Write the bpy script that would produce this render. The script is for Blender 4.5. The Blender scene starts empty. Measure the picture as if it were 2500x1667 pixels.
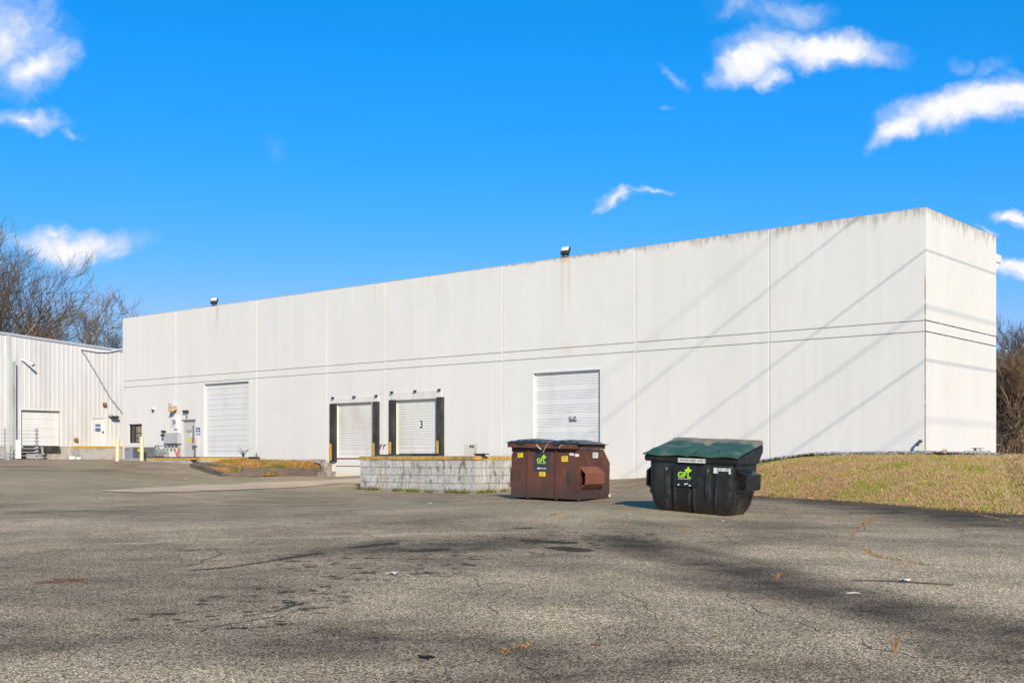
import bpy, bmesh, math, random
import numpy as np
from mathutils import Vector, Matrix, noise as mnoise
R = math.radians
random.seed(7)
sc = bpy.context.scene
COL = sc.collection

# ------------------------------------------------------------------ camera
F, CX, HY = 2908.0, 1250.0, 1120.0          # focal length, principal column and horizon row of the photograph (2500 px wide)
EYE = 1.5
cd = bpy.data.cameras.new('camera'); cam = bpy.data.objects.new('camera', cd); COL.objects.link(cam)
cam.location = (0, 0, EYE); cam.rotation_euler = (R(90), 0, 0)
cd.sensor_width = 36; cd.lens = 36 * F / 2500; cd.shift_y = (HY - 833.5) / 2500
cd.clip_start = .1; cd.clip_end = 6000
sc.camera = cam

# ------------------------------------------------------------------ light
SUN_AZ, SUN_EL = 12.0, 26.5                 # degrees to the right of straight behind the camera, and up
sx, sy, sz = math.sin(R(SUN_AZ)) * math.cos(R(SUN_EL)), -math.cos(R(SUN_AZ)) * math.cos(R(SUN_EL)), math.sin(R(SUN_EL))
SUN = Vector((sx, sy, sz))
sd = bpy.data.lights.new('sun', 'SUN'); so = bpy.data.objects.new('sun', sd); COL.objects.link(so)
sd.energy = 5.0; sd.angle = R(.53); sd.color = (1, .87, .71)
so.rotation_euler = SUN.to_track_quat('Z', 'Y').to_euler()
so.location = (0, 0, 60)
sc.view_settings.view_transform = 'Standard'; sc.view_settings.look = 'None'
sc.view_settings.exposure = 0.2; sc.view_settings.gamma = 1
sc.view_settings.use_curve_mapping = False

# ------------------------------------------------------------------ node helper
class N:
    def __init__(s, tree): s.t = tree; s.n = tree.nodes; s.l = tree.links
    def new(s, kind, **kw):
        n = s.n.new(kind)
        for k, v in kw.items(): setattr(n, k, v)
        return n
    def put(s, sock, v):
        if hasattr(v, 'is_linked') or isinstance(v, bpy.types.NodeSocket): s.l.new(v, sock)
        else: sock.default_value = v
    def math(s, op, a, b=0.0, c=None, clamp=False):
        n = s.new('ShaderNodeMath', operation=op, use_clamp=clamp)
        s.put(n.inputs[0], a); s.put(n.inputs[1], b)
        if c is not None: s.put(n.inputs[2], c)
        return n.outputs[0]
    def add(s, a, b): return s.math('ADD', a, b)
    def mul(s, a, b): return s.math('MULTIPLY', a, b)
    def sub(s, a, b): return s.math('SUBTRACT', a, b)
    def mapr(s, v, a, b, c=0.0, d=1.0, smooth=True):
        n = s.new('ShaderNodeMapRange', interpolation_type='SMOOTHSTEP' if smooth else 'LINEAR')
        for i, x in enumerate((v, a, b, c, d)): s.put(n.inputs[i], x)
        return n.outputs[0]
    def mix(s, f, a, b, mode='MIX'):
        n = s.new('ShaderNodeMix', data_type='RGBA', blend_type=mode)
        s.put(n.inputs[0], f); s.put(n.inputs[6], a if not isinstance(a, tuple) else (*a[:3], 1)); s.put(n.inputs[7], b if not isinstance(b, tuple) else (*b[:3], 1))
        return n.outputs[2]
    def noise(s, vec, scale, detail=4, rough=.55, col=False, dist=0.0):
        n = s.new('ShaderNodeTexNoise'); s.put(n.inputs['Vector'], vec); n.inputs['Scale'].default_value = scale
        n.inputs['Detail'].default_value = detail; n.inputs['Roughness'].default_value = rough; n.inputs['Distortion'].default_value = dist
        return n.outputs['Color' if col else 'Fac']
    def voro(s, vec, scale, feature='F1', out='Distance'):
        n = s.new('ShaderNodeTexVoronoi', feature=feature); s.put(n.inputs['Vector'], vec); n.inputs['Scale'].default_value = scale
        return n.outputs[out]
    def obj(s): return s.new('ShaderNodeTexCoord').outputs['Object']
    def xyz(s, v):
        n = s.new('ShaderNodeSeparateXYZ'); s.put(n.inputs[0], v); return n.outputs
    def comb(s, x, y, z):
        n = s.new('ShaderNodeCombineXYZ'); s.put(n.inputs[0], x); s.put(n.inputs[1], y); s.put(n.inputs[2], z); return n.outputs[0]
    def vscale(s, v, t):
        n = s.new('ShaderNodeVectorMath', operation='MULTIPLY'); s.put(n.inputs[0], v); n.inputs[1].default_value = t; return n.outputs[0]
    def attr(s, name):
        n = s.new('ShaderNodeAttribute', attribute_name=name); return n.outputs['Fac']

def new_mat(name, rough=.7, metal=0.0, spec=.5):
    m = bpy.data.materials.new(name); m.use_nodes = True
    b = m.node_tree.nodes['Principled BSDF']
    b.inputs['Roughness'].default_value = rough; b.inputs['Metallic'].default_value = metal
    b.inputs['Specular IOR Level'].default_value = spec
    return m, N(m.node_tree), b
def bump(g, b, h, strength=.3, dist=.02):
    n = g.new('ShaderNodeBump'); n.inputs['Strength'].default_value = strength; n.inputs['Distance'].default_value = dist
    g.put(n.inputs['Height'], h); g.l.new(n.outputs[0], b.inputs['Normal'])
def weathered(name, col, col2=None, rough=.6, metal=0.0, scale=3.0, amt=.5, stretch=(1, 1, .3), spec=.5):
    """a base colour broken up by soft patches and fine streaks of a second colour"""
    m, g, b = new_mat(name, rough, metal, spec)
    col2 = col2 or tuple(c * .6 for c in col)
    o = g.vscale(g.obj(), stretch)
    f = g.mul(g.mapr(g.noise(o, scale, 6, .65), .42, .68), amt)
    c = g.mix(f, col, col2)
    f2 = g.noise(o, scale * 9, 3, .6)
    c = g.mix(g.mul(f2, .25), c, tuple(x * .7 for x in col))
    g.l.new(c, b.inputs['Base Color'])
    return m

# ------------------------------------------------------------------ world: physical sky with clouds at infinity
w = bpy.data.worlds.new('World'); sc.world = w; w.use_nodes = True
g = N(w.node_tree); bg = w.node_tree.nodes['Background']
sky = g.new('ShaderNodeTexSky', sky_type='NISHITA', sun_disc=False)
sky.sun_elevation = R(SUN_EL); sky.sun_rotation = math.atan2(sx, sy); sky.altitude = 100
sky.air_density = 1.0; sky.dust_density = .2; sky.ozone_density = 3.5
gen = g.new('ShaderNodeTexCoord').outputs['Generated']
X, Y, Z = g.xyz(gen)[0:3]
yy = g.math('MAXIMUM', Y, .05)
px = g.math('DIVIDE', X, yy); pz = g.math('DIVIDE', Z, yy)
flat = g.comb(px, pz, 0.0)
n1 = g.noise(flat, 9, 7, .62, col=True)
def vsub(v, t):
    n = g.new('ShaderNodeVectorMath', operation='SUBTRACT'); g.put(n.inputs[0], v); n.inputs[1].default_value = t; return n.outputs[0]
def vadd(a, b_):
    n = g.new('ShaderNodeVectorMath', operation='ADD'); g.put(n.inputs[0], a); g.put(n.inputs[1], b_); return n.outputs[0]
warp = vadd(flat, g.vscale(vsub(n1, (.5, .5, .5)), (.10, .075, 0)))
CLOUDS = [  # direction in photograph columns/rows, half-sizes, tilt, strength
    (10, 90, 150, 120, 0, .85), (75, 175, 105, 60, -20, 1.0), (60, 285, 110, 26, 0, .75), (172, 312, 26, 14, 0, .5),
    (175, 592, 195, 40, 3, 1.1), (120, 560, 60, 28, 0, .9), (300, 618, 60, 14, 5, .6),
    (1900, 30, 90, 55, 0, .55), (1800, 15, 50, 26, 0, .45), (2000, 118, 185, 52, 2, 1.25), (1850, 150, 105, 48, -20, 1.1), (1895, 195, 40, 26, 0, .7), (1650, 160, 50, 14, 35, .4),
    (2350, 262, 190, 62, -15, 1.25), (2200, 330, 100, 38, -32, 1.1), (2470, 240, 150, 52, 0, 1.2), (2420, 165, 60, 25, -20, .42),
    (1500, 478, 70, 17, -24, .85), (1590, 452, 50, 9, 0, .7), (1450, 505, 30, 12, -30, .6), (2480, 532, 50, 22, 0, 1.2), (2480, 668, 70, 27, 0, 1.2), (2408, 570, 32, 12, 20, .8), (660, 370, 40, 45, 0, .16), (2350, 150, 40, 22, 0, .3), (1640, 245, 22, 9, 0, .35)]
dens = None
for (cx_, cy_, rx, ry, tilt, stg) in CLOUDS:
    mp = g.new('ShaderNodeMapping', vector_type='TEXTURE'); g.put(mp.inputs[0], warp)
    mp.inputs['Location'].default_value = ((cx_ - CX) / F, (HY - cy_) / F, 0)
    mp.inputs['Rotation'].default_value = (0, 0, -R(tilt)); mp.inputs['Scale'].default_value = (rx * 1.35 / F, ry * 1.35 / F, 1)
    ln = g.new('ShaderNodeVectorMath', operation='LENGTH'); g.l.new(mp.outputs[0], ln.inputs[0])
    d = g.mul(g.mapr(ln.outputs['Value'], 1.0, .0, 0, 1, False), stg)
    dens = d if dens is None else g.math('MAXIMUM', dens, d)
fb = g.noise(warp, 30, 11, .70)
dens2 = g.add(dens, g.mul(g.sub(fb, .5), g.mul(g.math('MINIMUM', g.mul(dens, 4), 1.0), 1.05)))
front = g.mapr(Y, .06, .2)
alpha = g.mul(g.mapr(dens2, .02, .95), front)
shade = g.mapr(g.add(dens2, g.mul(g.sub(g.noise(vadd(warp, (0.0, .012, 0.0)), 14, 5, .6), .5), 1.2)), .35, 1.0)
# sky colour: the physical sky with its blue deepened a little towards the zenith, as the photograph's sky has it
hs = g.new('ShaderNodeHueSaturation'); hs.inputs['Saturation'].default_value = 1.35; hs.inputs['Value'].default_value = 1.0
hs.inputs['Hue'].default_value = .503
g.l.new(sky.outputs[0], hs.inputs['Color'])
SKYTINT = g.mix(1.0, hs.outputs[0], (.62, 1.25, 1.75), 'MULTIPLY')
sp_ = g.new('ShaderNodeSeparateColor'); g.l.new(SKYTINT, sp_.inputs[0]); cb_ = g.new('ShaderNodeCombineColor')
for k_, (gain, pw, lim) in enumerate(((1.35, 1.6, 3.0), (1.95, .56, 7.6), (1.06, 1.0, 10.6))): g.l.new(g.math('MINIMUM', g.mul(g.math('POWER', sp_.outputs[k_], pw), gain), lim), cb_.inputs[k_])
SKYTINT = cb_.outputs[0]
cloudc = g.mix(shade, (7.0, 7.9, 9.8), (10.1, 10.1, 10.3))
g.l.new(g.mix(alpha, SKYTINT, cloudc), bg.inputs['Color'])
bg.inputs['Strength'].default_value = .085

# ------------------------------------------------------------------ frames of reference
TH = math.atan2(3430, 2908)                 # the long wall runs away to the left at this angle from the view axis
D = 40.0
ST, CT = math.sin(TH), math.cos(TH)
UC = (2260.7 - CX) / F
CORNER = Vector((UC * D, D, 0))
def wl(px):
    u = (px - CX) / F; return -(UC - u) * D / (ST + CT * u)
def wdep(X): return D - CT * X
def wz(px, py): return EYE + (HY - py) / F * wdep(wl(px))
M_WALL = Matrix.Translation(CORNER) @ Matrix.Rotation(-(math.pi / 2 - TH), 4, 'Z')   # X along the wall (0 = corner, minus = left), -Y out of it
def wpt(x, out, z): return M_WALL @ Vector((x, -out, z))
def wout(px, out):
    """wall X of the point `out` metres in front of the wall seen in column px"""
    u = (px - CX) / F
    # world = CORNER + x*ax + out*n ; solve worldx = u*worldy
    ax = Vector((ST, -CT)); n = Vector((-CT, -ST))
    bx, by = CORNER.x + out * n.x, CORNER.y + out * n.y
    return (u * by - bx) / (ax.x - u * ax.y)
def wzo(px, py, out):
    x = wout(px, out); p = wpt(x, out, 0); return EYE + (HY - py) / F * p.y
def pix(px, py, Yd): return Vector(((px - CX) / F * Yd, Yd, EYE + (HY - py) / F * Yd))

# the metal building's long side runs away to the right
Q0 = Vector((-.3274 * 88, 88, 0))
M_SHED = Matrix.Translation(Q0) @ Matrix.Rotation(TH, 4, 'Z')
WX, WY = math.cos(TH), math.sin(TH)
def sl(px):
    u = (px - CX) / F; return (u * Q0.y - Q0.x) / (WX - u * WY)
def sz_(px, py): return EYE + (HY - py) / F * (Q0.y + WY * sl(px))

# ------------------------------------------------------------------ mesh builder
class MB:
    def __init__(s): s.b = bmesh.new()
    def box(s, x0, x1, y0, y1, z0, z1, mat=None, bev=0):
        if x0 > x1: x0, x1 = x1, x0
        if y0 > y1: y0, y1 = y1, y0
        if z0 > z1: z0, z1 = z1, z0
        vs = [s.b.verts.new(((x0, x1)[i & 1], (y0, y1)[(i >> 1) & 1], (z0, z1)[(i >> 2) & 1])) for i in range(8)]
        fs = [s.b.faces.new([vs[i] for i in q]) for q in ((0, 2, 3, 1), (4, 5, 7, 6), (0, 1, 5, 4), (1, 3, 7, 5), (3, 2, 6, 7), (2, 0, 4, 6))]
        if bev:
            es = list({e for f in fs for e in f.edges})
            r = bmesh.ops.bevel(s.b, geom=es, offset=bev, segments=2, affect='EDGES', profile=.6)
            if mat is not None:
                vs2 = {v for f in r['faces'] for v in f.verts} | {v for v in vs if v.is_valid}
                for v in vs2: v.co = mat @ v.co
        elif mat is not None:
            for v in vs: v.co = mat @ v.co
        return s
    def prism(s, pts, axis, a, b_):
        """closed outline (2-D) swept along an axis from a to b"""
        def P(p, t): return {'x': (t, p[0], p[1]), 'y': (p[0], t, p[1]), 'z': (p[0], p[1], t)}[axis]
        A = [s.b.verts.new(P(p, a)) for p in pts]; B = [s.b.verts.new(P(p, b_)) for p in pts]; n = len(pts)
        s.b.faces.new(A); s.b.faces.new(B[::-1])
        for i in range(n): s.b.faces.new([A[i], B[i], B[(i + 1) % n], A[(i + 1) % n]])
        return s
    def tube(s, pts, r, n=8, cap=True):
        pts = [Vector(p) for p in pts]; rs = r if isinstance(r, (list, tuple)) else [r] * len(pts); rings = []
        for i, p in enumerate(pts):
            d = (pts[min(i + 1, len(pts) - 1)] - pts[max(i - 1, 0)])
            if d.length < 1e-9: d = Vector((0, 0, 1))
            d.normalize(); q = d.to_track_quat('Z', 'Y')
            rings.append([s.b.verts.new(p + q @ Vector((math.cos(2 * math.pi * k / n) * rs[i], math.sin(2 * math.pi * k / n) * rs[i], 0))) for k in range(n)])
        for a, b_ in zip(rings, rings[1:]):
            for k in range(n): s.b.faces.new([a[k], a[(k + 1) % n], b_[(k + 1) % n], b_[k]])
        if cap: s.b.faces.new(rings[0][::-1]); s.b.faces.new(rings[-1])
        return s
    def quad(s, *p): s.b.faces.new([s.b.verts.new(q) for q in p]); return s
    def build(s, name, mat, parent=None, smooth=False, mtx=None):
        bmesh.ops.recalc_face_normals(s.b, faces=s.b.faces[:])
        me = bpy.data.meshes.new(name); s.b.to_mesh(me); s.b.free()
        return mk(name, me, mat, parent, smooth, mtx)
def mk(name, me, mat, parent=None, smooth=False, mtx=None):
    o = bpy.data.objects.new(name, me); COL.objects.link(o)
    if mat: me.materials.append(mat)
    if smooth:
        for p in me.polygons: p.use_smooth = True
    if parent: o.parent = parent
    if mtx is not None: o.matrix_local = mtx
    return o
def tag(o, label=None, cat=None, group=None, kind=None):
    if label: o['label'] = label
    if cat: o['category'] = cat
    if group: o['group'] = group
    if kind: o['kind'] = kind
    return o
def empty(name, mtx, label, cat, group=None):
    o = bpy.data.objects.new(name, None); COL.objects.link(o); o.matrix_world = mtx; o.empty_display_size = .3
    return tag(o, label, cat, group)
def text(s, size, mat, parent, mtx, name='lettering', bold=0.0, spacing=1.0, sx=1.0):
    cu = bpy.data.curves.new('t', 'FONT'); cu.body = s; cu.size = size; cu.extrude = .0015; cu.align_x = 'CENTER'; cu.align_y = 'CENTER'
    cu.offset = bold; cu.space_character = spacing
    t = bpy.data.objects.new('t', cu); COL.objects.link(t)
    dg = bpy.context.evaluated_depsgraph_get(); me = bpy.data.meshes.new_from_object(t.evaluated_get(dg))
    bpy.data.objects.remove(t); me.materials.clear()
    me.transform(Matrix.Diagonal((sx, 1, 1, 1)))
    return mk(name, me, mat, parent, mtx=mtx)
FACE = Matrix.Rotation(R(90), 4, 'X')       # turns an XY drawing to face -Y
def T(x, y, z): return Matrix.Translation((x, y, z))
def ST_(kind='structure'): return kind
# ------------------------------------------------------------------ terrain
PTS = []
def cp(px_, py_, Yd): p = pix(px_, py_, Yd); PTS.append((p.x, p.y, p.z))
for x_ in (-30, -12, 0, 12, 30):
    PTS.append((x_, -20, -.25)); PTS.append((x_ * .5, 8, 0.0)); PTS.append((x_*.8, 0, -.08))
cp(1768, 1264, 24); cp(1607, 1243, 24.9); cp(1817, 1257, 25.2); cp(1411, 1228, 30.6); cp(1245, 1217, 31.6); cp(1488, 1215, 32.2)
cp(2157, 1227, 31.3); cp(2500, 1252, 25.3); cp(1845, 1206, 38.5); cp(2800, 1275, 21.5)
cp(1163, 1205, 43); cp(879, 1194, 47); cp(1551, 1168, 47.6); cp(850, 1166, 58.6); cp(810, 1163, 57); cp(544, 1164, 55)
cp(1020, 1150, 55); cp(470, 1139, 59); cp(487, 1135, 61); cp(380, 1125, 66); cp(300, 1122.5, 71); cp(0, 1121, 80.5); cp(-400, 1121, 74)
cp(0, 1136, 58); cp(0, 1200, 33.5); cp(250, 1165, 42); cp(-500, 1240, 26); cp(174, 1121, 84); cp(1878, 1135, 44)
cp(620, 1185, 47); cp(800, 1230, 33); cp(1204, 1207.5, 34.2); cp(1500, 1233, 26.8); cp(1560, 1220, 28.3)
PTS += [(12, 41, .8), (15, 37, .75), (20, 41, .85), (26, 46, 1.0), (24, 34, .45), (34, 50, 1.0), (20, 52, 1.1), (30, 62, 1.2), (36, 34, .5), (50, 50, .9), (55, 80, 1.2), (40, 90, 1.2)]
P = np.array(PTS)
def _phi(r): return np.where(r > 1e-9, r * r * np.log(np.maximum(r, 1e-9)), 0)
_n = len(P); _K = _phi(np.hypot(P[:, None, 0] - P[None, :, 0], P[:, None, 1] - P[None, :, 1])) + np.eye(_n) * 2.0
_A = np.zeros((_n + 3, _n + 3)); _A[:_n, :_n] = _K; _A[:_n, _n] = 1; _A[:_n, _n + 1:] = P[:, :2]; _A[_n:, :_n] = _A[:_n, _n:].T
_W = np.linalg.solve(_A, np.concatenate([P[:, 2], np.zeros(3)]))
def ground(x, y):
    x = np.asarray(x, float); y = np.asarray(y, float); sh = x.shape; xf, yf = x.ravel(), y.ravel(); z = np.zeros_like(xf)
    for i in range(0, len(xf), 20000):
        a, b_ = xf[i:i + 20000], yf[i:i + 20000]
        z[i:i + 20000] = _phi(np.hypot(a[:, None] - P[None, :, 0], b_[:, None] - P[None, :, 1])) @ _W[:_n] + _W[_n] + _W[_n + 1] * a + _W[_n + 2] * b_
    z = np.clip(z, -.4, 1.52)
    far = np.clip((yf - 85) / 40, 0, 1) + np.clip((np.abs(xf) - 45) / 40, 0, 1); far = np.clip(far, 0, 1); far = far * far * (3 - 2 * far)
    z = z * (1 - far) + 1.45 * far
    return z.reshape(sh)
def gz(x, y): return float(ground(np.array([x]), np.array([y]))[0])
def gp(px_, py_, lift=0.0):
    """point of the ground seen at a photograph pixel"""
    u = (px_ - CX) / F; v = (HY - py_) / F
    Ys = np.geomspace(4, 120, 900); z = ground(u * Ys, Ys); d = (EYE + v * Ys) - z
    k = np.argmax(d < 0) if (d < 0).any() else len(Ys) - 1
    if k > 0: t = d[k - 1] / (d[k - 1] - d[k]); Yd = Ys[k - 1] + t * (Ys[k] - Ys[k - 1])
    else: Yd = Ys[0]
    return Vector((u * Yd, Yd, gz(u * Yd, Yd) + lift))

def sheet(name, Vx, Vy, Vz, mat, parent=None, smooth=True):
    h, w_ = Vx.shape
    co = np.stack([Vx, Vy, Vz], -1).reshape(-1, 3)
    idx = np.arange(h * w_).reshape(h, w_)
    q = np.stack([idx[:-1, :-1], idx[:-1, 1:], idx[1:, 1:], idx[1:, :-1]], -1).reshape(-1, 4)
    me = bpy.data.meshes.new(name); me.vertices.add(len(co)); me.vertices.foreach_set('co', co.ravel())
    me.loops.add(q.size); me.loops.foreach_set('vertex_index', q.ravel()); me.polygons.add(len(q))
    me.polygons.foreach_set('loop_start', np.arange(0, q.size, 4)); me.polygons.foreach_set('loop_total', np.full(len(q), 4))
    me.update(calc_edges=True)
    return mk(name, me, mat, parent, smooth)

uu = np.concatenate([-np.geomspace(12, .5, 26)[:-1], np.linspace(-.5, .5, 300), np.geomspace(.5, 12, 26)[1:]])
yv = np.concatenate([[-30, -5, 1, 3], np.geomspace(5, 120, 400), np.geomspace(130, 3000, 18)])
UU, YY = np.meshgrid(uu, yv); XX = UU * np.maximum(YY, 6)
ZZ = ground(XX, YY)

# stains of the asphalt: (polyline in photograph pixels, half-width in metres, strength)
def D2(x, y): return (x * 1.0629, y * 1.0629)
DARK = [([(1400, 1238), (1650, 1295), (1850, 1350), (2050, 1400), (2352, 1462)], .7, 1.0), ([(1650, 1330), (1900, 1380), (2200, 1440)], .7, .75), ([(0, 1480), (300, 1465)], .6, .42), ([(700, 1480), (950, 1500)], .6, .55), ([(1150, 1500), (1450, 1545)], .55, .5), ([(880, 1262), (1350, 1240)], .9, .75), ([(2050, 1400), (2352, 1475), (2600, 1520)], .3, .6),
        ([(1750, 1134), (2050, 1166), (2400, 1202)], 1.5, 1.0), ([(700, 1274), (790, 1262), (900, 1243)], .4, .7),
        ([(1000, 1268), (1040, 1250)], .25, .5), ([(1230, 1240), (1300, 1245)], .3, .8), ([(1150, 1218), (1210, 1213)], .3, .5), ([(1280, 1258), (1330, 1262)], .3, .7),
        ([(760, 1450), (880, 1465)], .3, .6), ([(1160, 1490), (1300, 1560)], .35, .55), ([(2250, 1440), (2400, 1540)], .4, .5), ([(1960, 1330), (2180, 1342)], .1, .6),
        ([(0, 1440), (120, 1480)], .5, .45), ([(100, 1340), (400, 1420)], .4, .3), ([(1500, 1280), (1700, 1330)], .45, .45), ([(1420, 1195), (1520, 1205)], .6, .6),
        ([(600, 1440), (1000, 1420)], .3, .35), ([(700, 1400), (760, 1390)], .08, .5), ([(0, 1545), (400, 1500)], .25, .25), ([(780, 1212), (900, 1198)], .6, .35),
        ([(250, 1180), (700, 1190)], .6, .25), ([(1500, 1262), (1700, 1310)], .7, .7), ([(1050, 1470), (1250, 1500)], .5, .6), ([(2150, 1480), (2352, 1530)], .5, .6), ([(450, 1440), (750, 1460)], .5, .3), ([(940, 1200), (1200, 1175)], .8, .35), ([(1850, 1175), (2352, 1222)], .5, .3), ([(1350, 1560), (1600, 1500)], .4, .5)]
LIGHT = [([(0, 1200), (500, 1215)], 1.6, .6), ([(2000, 1320), (2352, 1380)], 1.0, .8), ([(1450, 1360), (1900, 1470)], .8, .6), ([(900, 1380), (1300, 1420)], .7, .55), ([(0, 1110), (700, 1110)], 3, .5), ([(1000, 1170), (1450, 1190)], 1.2, .55), ([(100, 1540), (500, 1550)], .4, .5), ([(1560, 1265), (1750, 1300)], .25, .4), ([(250, 1250), (330, 1247)], .2, .8), ([(380, 1241), (1000, 1225), (1180, 1222)], .22, .6), ([(1900, 1270), (2352, 1300)], 1.2, .75),
         ([(1700, 1400), (1900, 1480)], .6, .5), ([(1000, 1330), (1400, 1330)], .6, .5), ([(1300, 1240), (1500, 1290), (1650, 1340)], .5, .35), ([(0, 1150), (500, 1140)], 1.0, .4), ([(1860, 1220), (2100, 1228)], .5, .4),
         ([(400, 1550), (900, 1530)], .4, .3), ([(0, 1175), (800, 1135)], .5, .3), ([(1550, 1400), (1750, 1480)], .5, .55), ([(1600, 1180), (1900, 1200)], .5, .3)]
def field(segs):
    out = np.zeros(XX.shape)
    for pl, wd, st in segs:
        g3 = [gp(*D2(a, b_)) for a, b_ in pl]
        for a, b_ in zip(g3, g3[1:]):
            ax, ay, bx, by = a.x, a.y, b_.x, b_.y; L = (bx - ax) ** 2 + (by - ay) ** 2
            t = np.clip(((XX - ax) * (bx - ax) + (YY - ay) * (by - ay)) / L, 0, 1)
            d = np.hypot(XX - ax - t * (bx - ax), (YY - ay - t * (by - ay)))
            out = np.maximum(out, st * np.exp(-(d / wd) ** 2 * .7))
    return out
fd, fl = field(DARK), field(LIGHT)
spots = field([([(850, 1285), (1000, 1262), (1350, 1235)], 1.2, 1.0), ([(500, 1420), (700, 1360), (1000, 1300)], .7, 1.0)])
fine_l = field([([(445, 1309), (520, 1303), (600, 1291), (700, 1275)], .075, 1.0), ([(690, 1276), (740, 1268)], .05, .8), ([(550, 1418), (640, 1400), (700, 1382)], .04, .8), ([(1960, 1332), (2060, 1334), (2180, 1342)], .08, .9), ([(820, 1256), (900, 1248)], .14, .9), ([(960, 1265), (1010, 1262)], .16, .8), ([(1225, 1242), (1300, 1246)], .2, .9), ([(1290, 1258), (1330, 1264)], .22, .9), ([(1190, 1212), (1215, 1213)], .12, .8)])
moss = field([([(0, 1085), (800, 1100)], 6, 1.0), ([(1000, 1160), (1400, 1180)], 2.2, .8), ([(0, 1110), (500, 1110)], 8, .9)])

m_asph, g, b = new_mat('old_asphalt', .93, 0, .15)
o = g.obj(); dk, lt, sp, ms = g.attr('dark'), g.attr('light'), g.attr('spots'), g.attr('moss')
vn = g.new('ShaderNodeTexVoronoi'); g.put(vn.inputs['Vector'], o); vn.inputs['Scale'].default_value = 64; vn.inputs['Randomness'].default_value = 1
rnd = g.xyz(vn.outputs['Color'])
stone = g.mul(g.mapr(vn.outputs['Distance'], .55, .28), 1.0)
v2 = g.new('ShaderNodeTexVoronoi'); g.put(v2.inputs['Vector'], o); v2.inputs['Scale'].default_value = 120
rn2 = g.xyz(v2.outputs['Color'])
big = g.noise(o, .35, 5, .6); mid = g.noise(o, 2.2, 5, .65); fine = g.noise(o, 38, 3, .7); streak = g.noise(g.vscale(o, (.5, 2.2, 1)), 1.1, 5, .65)
base = g.mix(g.mapr(rnd[0], .2, 1.0, 0, 1, False), (.052, .038, .022), (.43, .325, .205))
base = g.mix(g.mul(g.mapr(rnd[1], .78, .86), stone), base, (.90, .73, .53))
base = g.mix(g.mul(g.mapr(rn2[0], .8, .9), .6), base, (.56, .44, .29))
base = g.mix(g.mul(g.mapr(rn2[1], .75, .9), .75), base, (.045, .040, .033))
# lighter worn and darker patches
tone = g.add(g.mul(g.sub(big, .5), 2.0), g.mul(g.sub(mid, .5), .9))
tone = g.add(tone, g.mul(g.sub(streak, .5), .8)); tone = g.add(tone, g.mul(g.sub(g.mapr(g.noise(o, .75, 5, .6, dist=.6), .36, .64), .6), .42))
tone = g.add(g.mul(tone, .8), g.mul(lt, .85))
nd = g.add(dk, g.add(g.mul(g.sub(mid, .5), 1.3), g.mul(g.sub(big, .5), 1.5))); nd = g.mul(g.mapr(nd, .05, 1.0), g.mapr(dk, .0, .5))
tone = g.sub(tone, g.mul(nd, .86))
spn = g.noise(g.vscale(o, (1, 1.3, 1)), 4.6, 3, .55); spm = g.mul(g.mapr(spn, .57, .63), g.mapr(sp, .2, .6))
tone = g.sub(tone, g.mul(spm, 1.0))
ln_ = g.attr('streak'); tone = g.sub(tone, g.mul(g.mapr(g.add(ln_, g.mul(g.sub(g.noise(o, 5, 4, .6), .5), .5)), .3, .62), .85))
k = g.mapr(tone, -1.0, 1.0, .24, 2.34, False)
gray = g.new('ShaderNodeVectorMath', operation='SCALE'); g.l.new(base, gray.inputs[0]); g.l.new(k, gray.inputs['Scale'])
c = gray.outputs[0]
k0 = 0
c = g.mix(g.mul(g.mapr(g.add(ms, g.mul(g.sub(mid, .5), .8)), .2, 1.1), .55), c, (.33, .28, .17))
rustn = g.noise(o, .9, 3, .5); c = g.mix(g.mul(g.mapr(rustn, .72, .76), .5), c, (.30, .14, .05))
# fine hairline cracks
cr = g.new('ShaderNodeTexVoronoi', feature='DISTANCE_TO_EDGE')
ww = g.new('ShaderNodeVectorMath', operation='ADD'); g.put(ww.inputs[0], o); g.put(ww.inputs[1], g.vscale(g.noise(o, 1.1, 6, .7, col=True), (1.1, 1.1, 0))); g.l.new(ww.outputs[0], cr.inputs['Vector'])
cr.inputs['Scale'].default_value = .23
crk = g.mul(g.mapr(cr.outputs['Distance'], .0035, .0008), g.mapr(g.noise(o, .5, 2, .5), .48, .56))
c = g.mix(g.mul(crk, .5), c, (.05, .042, .03))
g.l.new(c, b.inputs['Base Color'])
bump(g, b, g.add(g.mul(stone, rnd[1]), g.mul(fine, .6)), .55, .006)
road = sheet('asphalt_lot', XX, YY, ZZ, m_asph)
for nm, arr in (('streak', fine_l), ('dark', fd), ('light', fl), ('spots', spots), ('moss', moss)):
    a = road.data.attributes.new(nm, 'FLOAT', 'POINT'); a.data.foreach_set('value', arr.ravel().astype('f'))
tag(road, 'cracked grey asphalt lot with dark stains', kind='structure')

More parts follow.
